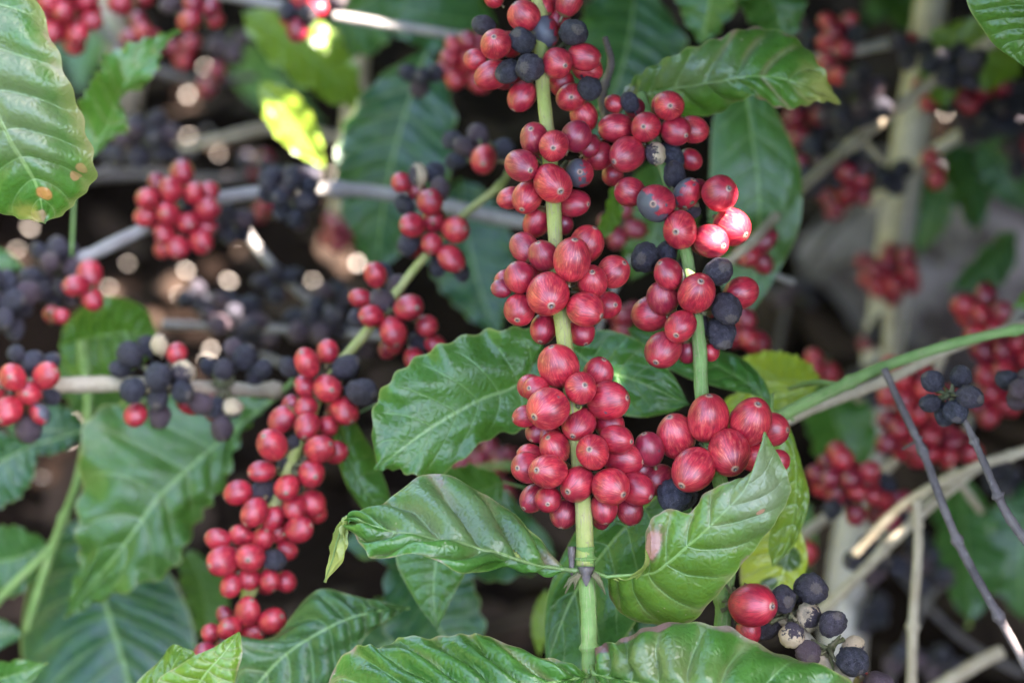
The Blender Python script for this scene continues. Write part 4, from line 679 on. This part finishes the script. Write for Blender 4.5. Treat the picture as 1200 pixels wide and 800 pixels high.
# dark pointed scale clasping the node, and a dead sliver of bract beside it
for nm, x0, y0, w0, h0, dd in (('node_scale', 687, 664, 17, 22, .0052), ('node_scale', 670, 640, 7, 34, .001)):
    V = []; F = []; UV = []; n, m = 10, 8; dep_ = .957 - dd
    for i in range(n + 1):
        u = i / n
        for j in range(m + 1):
            q = (j / m - .5) * 2 * (1 - u) ** .8; V.append(P(x0 + q * w0 / 2, y0 + u * h0, dep_ + .004 * q * q) - FWD * (.0004 * math.sin(9 * u))); UV.append((u, j / m))
    for i in range(n):
        for j in range(m): a_ = i * (m + 1) + j; F.append((a_, a_ + 1, a_ + m + 2, a_ + m + 1))
    at = P(x0, y0, dep_); o = put(nm, mesh(nm, [p - at for p in V], F, UV, M['dark_twig']), b, at)
    md = o.modifiers.new('thick', 'SOLIDIFY'); md.thickness = .0006

# ------------------------------------------------------------------ litter on the ground: dry flakes, those under sun gaps coloured pale as glints
FL = [(35, 268), (20, 293), (150, 310), (218, 318), (277, 278), (128, 338), (209, 346), (268, 330), (257, 360), (240, 80), (220, 112), (243, 155), (256, 182), (290, 155), (367, 330), (380, 294), (418, 311), (92, 487), (80, 517), (50, 560), (247, 410), (242, 424), (385, 205), (545, 235), (548, 288), (1015, 252), (1018, 268), (1108, 133), (1121, 120), (1120, 230), (1128, 790), (220, 160), (1150, 610), (418, 309)]
def litter():
    V = []; F = []; UV = []
    def flake(c, r, th, ti):
        n = 9; b0 = len(V); a = np.array([math.cos(th), math.sin(th), ti]); a = nrm(a); bb = nrm(np.cross((0, .3, 1), a)); N = np.cross(a, bb)
        for lay in (0, 1):
            for j in range(n):
                q = 2 * math.pi * j / n; rr = r * random.uniform(.75, 1.15); V.append(c + a * rr * 1.3 * math.cos(q) + bb * rr * .8 * math.sin(q) + N * (lay * .0012 + .25 * r * math.cos(q) ** 2))
        F.append(tuple(b0 + n + j for j in range(n))); F.append(tuple(b0 + j for j in range(n))[::-1])
        for j in range(n): k = (j + 1) % n; F.append((b0 + j, b0 + k, b0 + n + k, b0 + n + j))
    for x, y in FL: p = gpt(x, y, .03); flake(p, random.uniform(.002, .0032), random.random() * 6, .2); hole(p, .009)
    nf = len(F)
    for i in range(2600):
        x = random.uniform(-1.6, 1.6); y = random.uniform(1.0, 4.2); flake(np.array([x, y, random.uniform(.0, .03)]), random.uniform(.008, .035), random.random() * 6.3, random.uniform(-.5, .5))
    t = NT('dry_leaf_litter'); oc = t.n('ShaderNodeTexCoord').outputs['Object']; n1 = t.noise(oc, 14, 3, .6); n2 = t.noise(oc, 90, 3, .6)
    g = t.mix(t.ramp(n1, .4, .6), (.010, .006, .004), (.040, .023, .016)); g = t.mix(t.math('MULTIPLY', n2, .4), g, (.10, .06, .042))
    o = put('leaf_litter', mesh('leaf_litter', V, F, mat=t.out(t.bsdf(Base_Color=g, Roughness=.8, Specular_IOR_Level=0.12)), smooth=False), None); o['kind'] = 'stuff'; o['label'] = 'dry brown leaf litter scattered on the dark ground'; o['category'] = 'leaf litter'
    t = NT('glint_flake'); o.data.materials.append(t.out(t.bsdf(Base_Color=(.80, .66, .58), Roughness=.5)))  # pale colour that brightens the flakes standing for sun glints
    o.data.polygons.foreach_set('material_index', [1 if i < nf else 0 for i in range(len(o.data.polygons))])
litter()

# rock and old wood on the ground behind
def rock():
    V = []; F = []; n, m = 28, 40; c = gpt(1150, 330); r0 = np.random.default_rng(5); w_ = r0.uniform(2, 7, (6, 3)); p_ = r0.random(6) * 6.28
    for i in range(n + 1):
        for j in range(m):
            t, a_ = math.pi * i / n, 2 * math.pi * j / m; v = np.array((math.sin(t) * math.cos(a_), math.sin(t) * math.sin(a_), math.cos(t)))
            V.append(v * np.array((.17, .16, .11)) * (1 + sum(.06 * math.sin(w_[q] @ v + p_[q]) for q in range(6))) + (0, 0, .02))
    for i in range(n):
        for j in range(m): k = (j + 1) % m; F.append((i * m + j, (i + 1) * m + j, (i + 1) * m + k, i * m + k))
    t = NT('weathered_rock'); oc = t.n('ShaderNodeTexCoord').outputs['Object']; n1 = t.noise(oc, 14, 5, .65); n2 = t.noise(oc, 60, 4, .6)
    o = put('rock', mesh('rock', V, F, mat=t.out(t.bsdf(Base_Color=t.mix(t.ramp(n1, .4, .62), (.07, .05, .055), (.30, .245, .28)), Roughness=.95, Specular_IOR_Level=.1, Normal=t.bump(t.math('ADD', n1, n2), .8, .02)))), None, c)
    tag(o, 'blurred purple-grey rock on the ground right of the trunk', 'rock')
rock()
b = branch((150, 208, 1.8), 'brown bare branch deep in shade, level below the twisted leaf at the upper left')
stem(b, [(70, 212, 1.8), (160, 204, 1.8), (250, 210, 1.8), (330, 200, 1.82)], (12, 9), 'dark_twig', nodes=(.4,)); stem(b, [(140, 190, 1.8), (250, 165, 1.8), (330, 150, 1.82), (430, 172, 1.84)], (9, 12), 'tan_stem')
cluster(b, 300, 190, 1.78, 16, 12, 5, 'kkd', 10)
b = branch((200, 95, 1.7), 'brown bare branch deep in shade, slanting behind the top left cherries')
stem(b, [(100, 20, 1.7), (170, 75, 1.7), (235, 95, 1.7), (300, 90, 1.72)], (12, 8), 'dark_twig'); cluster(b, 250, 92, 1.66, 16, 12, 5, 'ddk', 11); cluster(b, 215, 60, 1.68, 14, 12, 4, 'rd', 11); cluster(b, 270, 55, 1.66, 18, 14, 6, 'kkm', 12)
b = branch((420, 130, 1.7), 'orange-brown bare stem in shade behind the gap right of the lime leaf')
stem(b, [(400, -20, 1.7), (418, 60, 1.7), (412, 150, 1.72), (395, 260, 1.75)], (30, 24), 'tan_stem', rough=.1); cluster(b, 395, 270, 1.6, 16, 20, 5, 'ddd', 12); cluster(b, 315, 245, 1.6, 14, 10, 3, 'dd', 12)
b = branch((330, 440, 1.5), 'thin twig with dusty dried bunches low behind the crimson branch top')
stem(b, [(230, 330, 1.5), (285, 400, 1.5), (360, 440, 1.5)], (8, 7), 'grey_stem'); cluster(b, 300, 395, 1.42, 26, 20, 8, 'kkmk', 12); cluster(b, 390, 350, 1.46, 22, 16, 7, 'kkm', 12); cluster(b, 420, 400, 1.4, 20, 18, 6, 'kkm', 12)
b = branch((540, 520, 1.4), 'dark crimson bunches in deep shade below the large bright middle leaf')
stem(b, [(640, 560, 1.4), (590, 545, 1.4), (520, 560, 1.42)], (9, 7), 'green_stem'); cluster(b, 570, 540, 1.42, 34, 14, 8, 'ddd', 12); cluster(b, 590, 590, 1.46, 20, 14, 5, 'ddk', 12)
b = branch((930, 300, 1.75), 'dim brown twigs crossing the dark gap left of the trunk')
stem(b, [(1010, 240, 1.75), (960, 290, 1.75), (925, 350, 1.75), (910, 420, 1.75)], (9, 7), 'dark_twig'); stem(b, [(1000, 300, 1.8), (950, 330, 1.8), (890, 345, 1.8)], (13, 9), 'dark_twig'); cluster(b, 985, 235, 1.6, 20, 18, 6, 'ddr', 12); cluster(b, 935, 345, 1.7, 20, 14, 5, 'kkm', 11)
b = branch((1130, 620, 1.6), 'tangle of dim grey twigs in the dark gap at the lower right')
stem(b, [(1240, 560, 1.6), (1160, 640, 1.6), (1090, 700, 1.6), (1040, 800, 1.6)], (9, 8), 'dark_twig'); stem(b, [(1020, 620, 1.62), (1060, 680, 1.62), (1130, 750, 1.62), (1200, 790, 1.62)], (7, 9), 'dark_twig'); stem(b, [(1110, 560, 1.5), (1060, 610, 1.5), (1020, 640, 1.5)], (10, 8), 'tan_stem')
cluster(b, 1100, 780, 1.55, 24, 18, 7, 'kmk', 12); cluster(b, 1075, 650, 1.5, 24, 18, 7, 'kkm', 12); cluster(b, 1020, 720, 1.6, 18, 16, 5, 'kk', 12); cluster(b, 1180, 560, 1.5, 22, 20, 7, 'kkm', 13)
b = branch((690, 380, 1.25), 'small crimson bunch in shade between the two front branches')
stem(b, [(740, 300, 1.26), (715, 350, 1.26), (700, 390, 1.26)], (8, 6), 'grey_stem'); cluster(b, 728, 262, 1.24, 18, 20, 6, 'ddr', 12); cluster(b, 730, 375, 1.26, 16, 16, 5, 'ddd', 13)

# far dark shrubs whose foliage closes the view behind
def shrub(x, y, label, nl, seed, h=1.0, w_=.5, z0=.25):
    r0 = random.Random(seed); t = thing('coffee_shrub', (x, y, 0), label, 'shrub', 'shrubs in the shade behind')
    c = [np.array([x + r0.uniform(-.03, .03) * i, y + r0.uniform(-.03, .03) * i, h * i / 6]) for i in range(7)]
    v, f, uv = tube(c, [.018 - .002 * i for i in range(7)], 10, .1); put('trunk', mesh('trunk', [p - wpos(t) for p in v], f, uv, M['trunk']), t, wpos(t))
    for i in range(nl):
        th = r0.random() * 6.28; rr = w_ * r0.random() ** .6; a = np.array([x + rr * math.cos(th), y + rr * math.sin(th) * .8, z0 + (h - z0) * r0.random()])
        out = nrm(np.array([math.cos(th), math.sin(th) - .4, -.35 + r0.uniform(-.3, .3)])); b_ = a + out * r0.uniform(.11, .17)
        pa, pb = proj(a), proj(b_)
        if pa[2] < 1.3 or pb[2] < 1.3: continue
        gleaf(t, pa, pb, r0.uniform(.05, .065) / pm(pa[2]), (r0.uniform(.3, .9), 0, .1), roll=r0.uniform(-.8, .8), n=12, m=4, seed=r0.randrange(9999), pleat=.001, face=(r0.uniform(-.5, .5), -.5, .9))
shrub(-.42, 2.25, 'dark shaded shrub behind the upper left', 20, 1, h=.45, w_=.26, z0=.08)
shrub(-.05, 2.45, 'dark shaded shrub behind the top middle', 36, 2, h=.55, w_=.28, z0=.1)
shrub(.66, 2.45, 'dark shaded shrub behind the trunk at the upper right', 24, 3, h=.45, w_=.22, z0=.1)

# ------------------------------------------------------------------ tree added above the frame to block the sun except through set gaps
hole(P(870, 252, .978), .0065); hole(P(845, 275, .968), .0035)
hole(P(343, 156, 1.326), .024); hole(P(322, 116, 1.327), .010)
hole(P(1090, 60, 1.31), .005); hole(P(1138, 668, 1.49), .004); hole(P(1150, 610, 1.49), .004)
hole(P(380, 205, 1.25), .005)
def hole_at(x, y, r):
    v = nrm(P(x, y, 1.0) - CAM); h, loc, *_r = S.ray_cast(DG, Vector(CAM.tolist()), Vector(v.tolist()))
    if h: hole(np.array(loc) + SUN * .001, r)
bpy.context.view_layer.update(); DG = bpy.context.evaluated_depsgraph_get()
for x_, y_, r_ in ((1000, 652, .0025), (1016, 638, .0015), (1128, 668, .004), (1150, 612, .005), (1147, 640, .003), (377, 40, .003), (455, 62, .003), (1150, 780, .004), (275, 35, .003), (1186, 745, .003)): hole_at(x_, y_, r_)
def sun_screen():
    t = thing('sun_block_tree', (3.2, 2.6, 0), 'unseen spreading tree added above and right of the view to block the sun', 'tree')
    c = [np.array([3.2 - .06 * i, 2.6 - .02 * i, .40 * i]) for i in range(9)]
    v, f, uv = tube(c, [.11 - .009 * i for i in range(9)], 14, .08); put('trunk', mesh('trunk', [p - wpos(t) for p in v], f, uv, M['trunk']), t, wpos(t))
    top = c[-2]
    for q, e in enumerate(((.6, .3, 2.3), (.9, 1.6, 2.6), (.3, 2.2, 2.9), (1.7, 2.4, 2.9), (1.5, -.2, 2.7))):
        m_ = (top + np.array(e)) / 2 + np.array((0, 0, .15)); cc = cat([top, m_, np.array(e)], 14)
        if any(np.linalg.norm((p_ - h[0]) - ((p_ - h[0]) @ SUN) * SUN) < .09 for p_ in cc for h in HOLES): continue
        v, f, uv = tube(cc, np.linspace(.04, .012, 15), 8, .08); put('limb', mesh('limb', [p - wpos(t) for p in v], f, uv, M['trunk']), t, wpos(t))
    HP = np.array([h[0] for h in HOLES]); HR = np.array([h[1] for h in HOLES]); V = []; F = []; UV = []
    N = 19000; cnt = 0
    for i in range(N):
        if i % 3 == 0: d = rng.uniform(.80, 1.25)
        else: d = rng.uniform(1.1, 3.2)
        p = P(rng.uniform(-160, 1360), rng.uniform(-160, 960), d)
        if p[2] < -.05: p = gpt(rng.uniform(-150, 1350), rng.uniform(-160, 950))
        tt = rng.uniform(.35, .6)
        while True:
            q = p + SUN * tt; x, y, dd = proj(q)
            if dd < .05 or x < -330 - 40 / dd or x > 1530 + 40 / dd or y < -330 - 40 / dd or tt > 6: break
            tt += .1
        q = q + SUN * rng.uniform(0, .5)
        if q[1] < .05 and q[2] < 1.75: continue
        a = nrm(rng.normal(size=3) + .1); n_ = nrm(SUN * 1.2 + rng.normal(size=3) * .5); a = nrm(a - n_ * (a @ n_)); s_ = np.cross(n_, a); L = rng.uniform(.035, .06); W = L * .45
        rel = q - HP; al = rel @ SUN; dist = np.linalg.norm(rel - al[:, None] * SUN, axis=1)
        if np.any((dist < HR + L) & (al > 0)):
            # a smaller leaf that keeps clear of the gap, if it can
            k = np.where(al > 0, dist - HR, 9).min()
            if k < .006: continue
            L = min(L, k * .95); W = min(L * .7, W)
        b0 = len(V)
        for (u, w_) in ((-1, 0), (-.5, .8), (.2, .95), (.75, .5), (1, 0), (.75, -.5), (.2, -.95), (-.5, -.8)): V.append(q + a * u * L + s_ * w_ * W + n_ * .15 * W * (w_ * w_)); UV.append(((u + 1) / 2, .5 + .5 * w_))
        F.append(tuple(range(b0, b0 + 8))); cnt += 1
    # denser sprigs round each gap, so the light comes through the gap only
    for hp, hr in HOLES:
        for q_ in range(34):
            L = rng.uniform(.022, .05); W = L * .8; off = nrm(np.cross(SUN, rng.normal(size=3))) * (hr + L * 1.04); tt = .35
            while True:
                q = hp + SUN * tt + off; x, y, dd = proj(q)
                if dd < .05 or x < -330 - 40 / dd or x > 1530 + 40 / dd or y < -330 - 40 / dd or tt > 6: break
                tt += .1
            q = q + SUN * rng.uniform(0, .5); n_ = nrm(SUN + rng.normal(size=3) * .15); a = nrm(np.cross(n_, rng.normal(size=3))); s_ = np.cross(n_, a)
            rel = q - HP; al = rel @ SUN; dist = np.linalg.norm(rel - al[:, None] * SUN, axis=1)
            if np.any((dist < HR + L) & (al > 0)): continue
            b0 = len(V)
            for (u, w_) in ((-1, 0), (-.5, .8), (.2, .95), (.75, .5), (1, 0), (.75, -.5), (.2, -.95), (-.5, -.8)): V.append(q + a * u * L + s_ * w_ * W); UV.append(((u + 1) / 2, .5 + .5 * w_))
            F.append(tuple(range(b0, b0 + 8)))
    at = wpos(t); o = put('crown', mesh('crown', [p - at for p in V], F, UV, M['leaf'], smooth=False), t, at, col=(.3, .05, .1, 1)); o['kind'] = 'stuff'
sun_screen()
def screen_hedge(at, cen, rad, n, label):
    # bush added outside the view to block sky light: trunk and leafy crown
    t = thing('coffee_shrub', at, label, 'shrub', 'added bushes that block sky light'); at = wpos(t); V = []; F = []; UV = []
    c = [np.array([at[0], at[1], .16 * i]) for i in range(10)]
    v, f, uv = tube(c, [.03 - .002 * i for i in range(10)], 10, .1); put('trunk', mesh('trunk', [p - at for p in v], f, uv, M['trunk']), t, at)
    for i in range(n):
        v = nrm(rng.normal(size=3)); q = np.array(cen) + v * np.array(rad) * rng.random() ** .33
        if q[2] < .03: continue
        n_ = nrm(v + rng.normal(size=3) * .5 + np.array((0, 0, .6))); a_ = rng.normal(size=3); a_ = nrm(a_ - n_ * (a_ @ n_)); s_ = np.cross(n_, a_); L = rng.uniform(.06, .09); W = L * .45; b0 = len(V)
        for (u, w_) in ((-1, 0), (-.5, .8), (.2, .95), (.75, .5), (1, 0), (.75, -.5), (.2, -.95), (-.5, -.8)): V.append(q + a_ * u * L + s_ * w_ * W + n_ * .15 * W * w_ * w_ - at); UV.append(((u + 1) / 2, .5 + .5 * w_))
        F.append(tuple(range(b0, b0 + 8)))
    o = put('crown', mesh('crown', V, F, UV, M['leaf'], smooth=False), t, at, col=(.3, .05, .1, 1)); o['kind'] = 'stuff'
screen_hedge((-1.15, .5, 0), (-1.15, .8, .95), (.42, 1.15, 1.05), 3600, 'neighbouring coffee bush added unseen just left of the view to block side sky')
screen_hedge((1.25, .3, 0), (1.25, .6, .95), (.42, 1.15, 1.05), 3600, 'neighbouring coffee bush added unseen just right of the view to block side sky')
screen_hedge((0, -1.3, 0), (0, -1.3, .8), (1.3, .42, .85), 3400, 'coffee bush added unseen behind the viewpoint to block low sky')
screen_hedge((-1.35, 2.6, 0), (-1.35, 2.6, .7), (.5, .9, .8), 2200, 'coffee bush added beyond the left side of the view to darken the background')
screen_hedge((1.45, 2.7, 0), (1.45, 2.7, .7), (.5, .9, .8), 2200, 'coffee bush added beyond the right side of the view to darken the background')
screen_hedge((0, 4.2, 0), (0, 4.2, .7), (1.6, .5, .8), 2600, 'coffee bush added unseen beyond the top of the view to block far sky')
for o in S.objects:
    if '_w' in o: del o['_w']
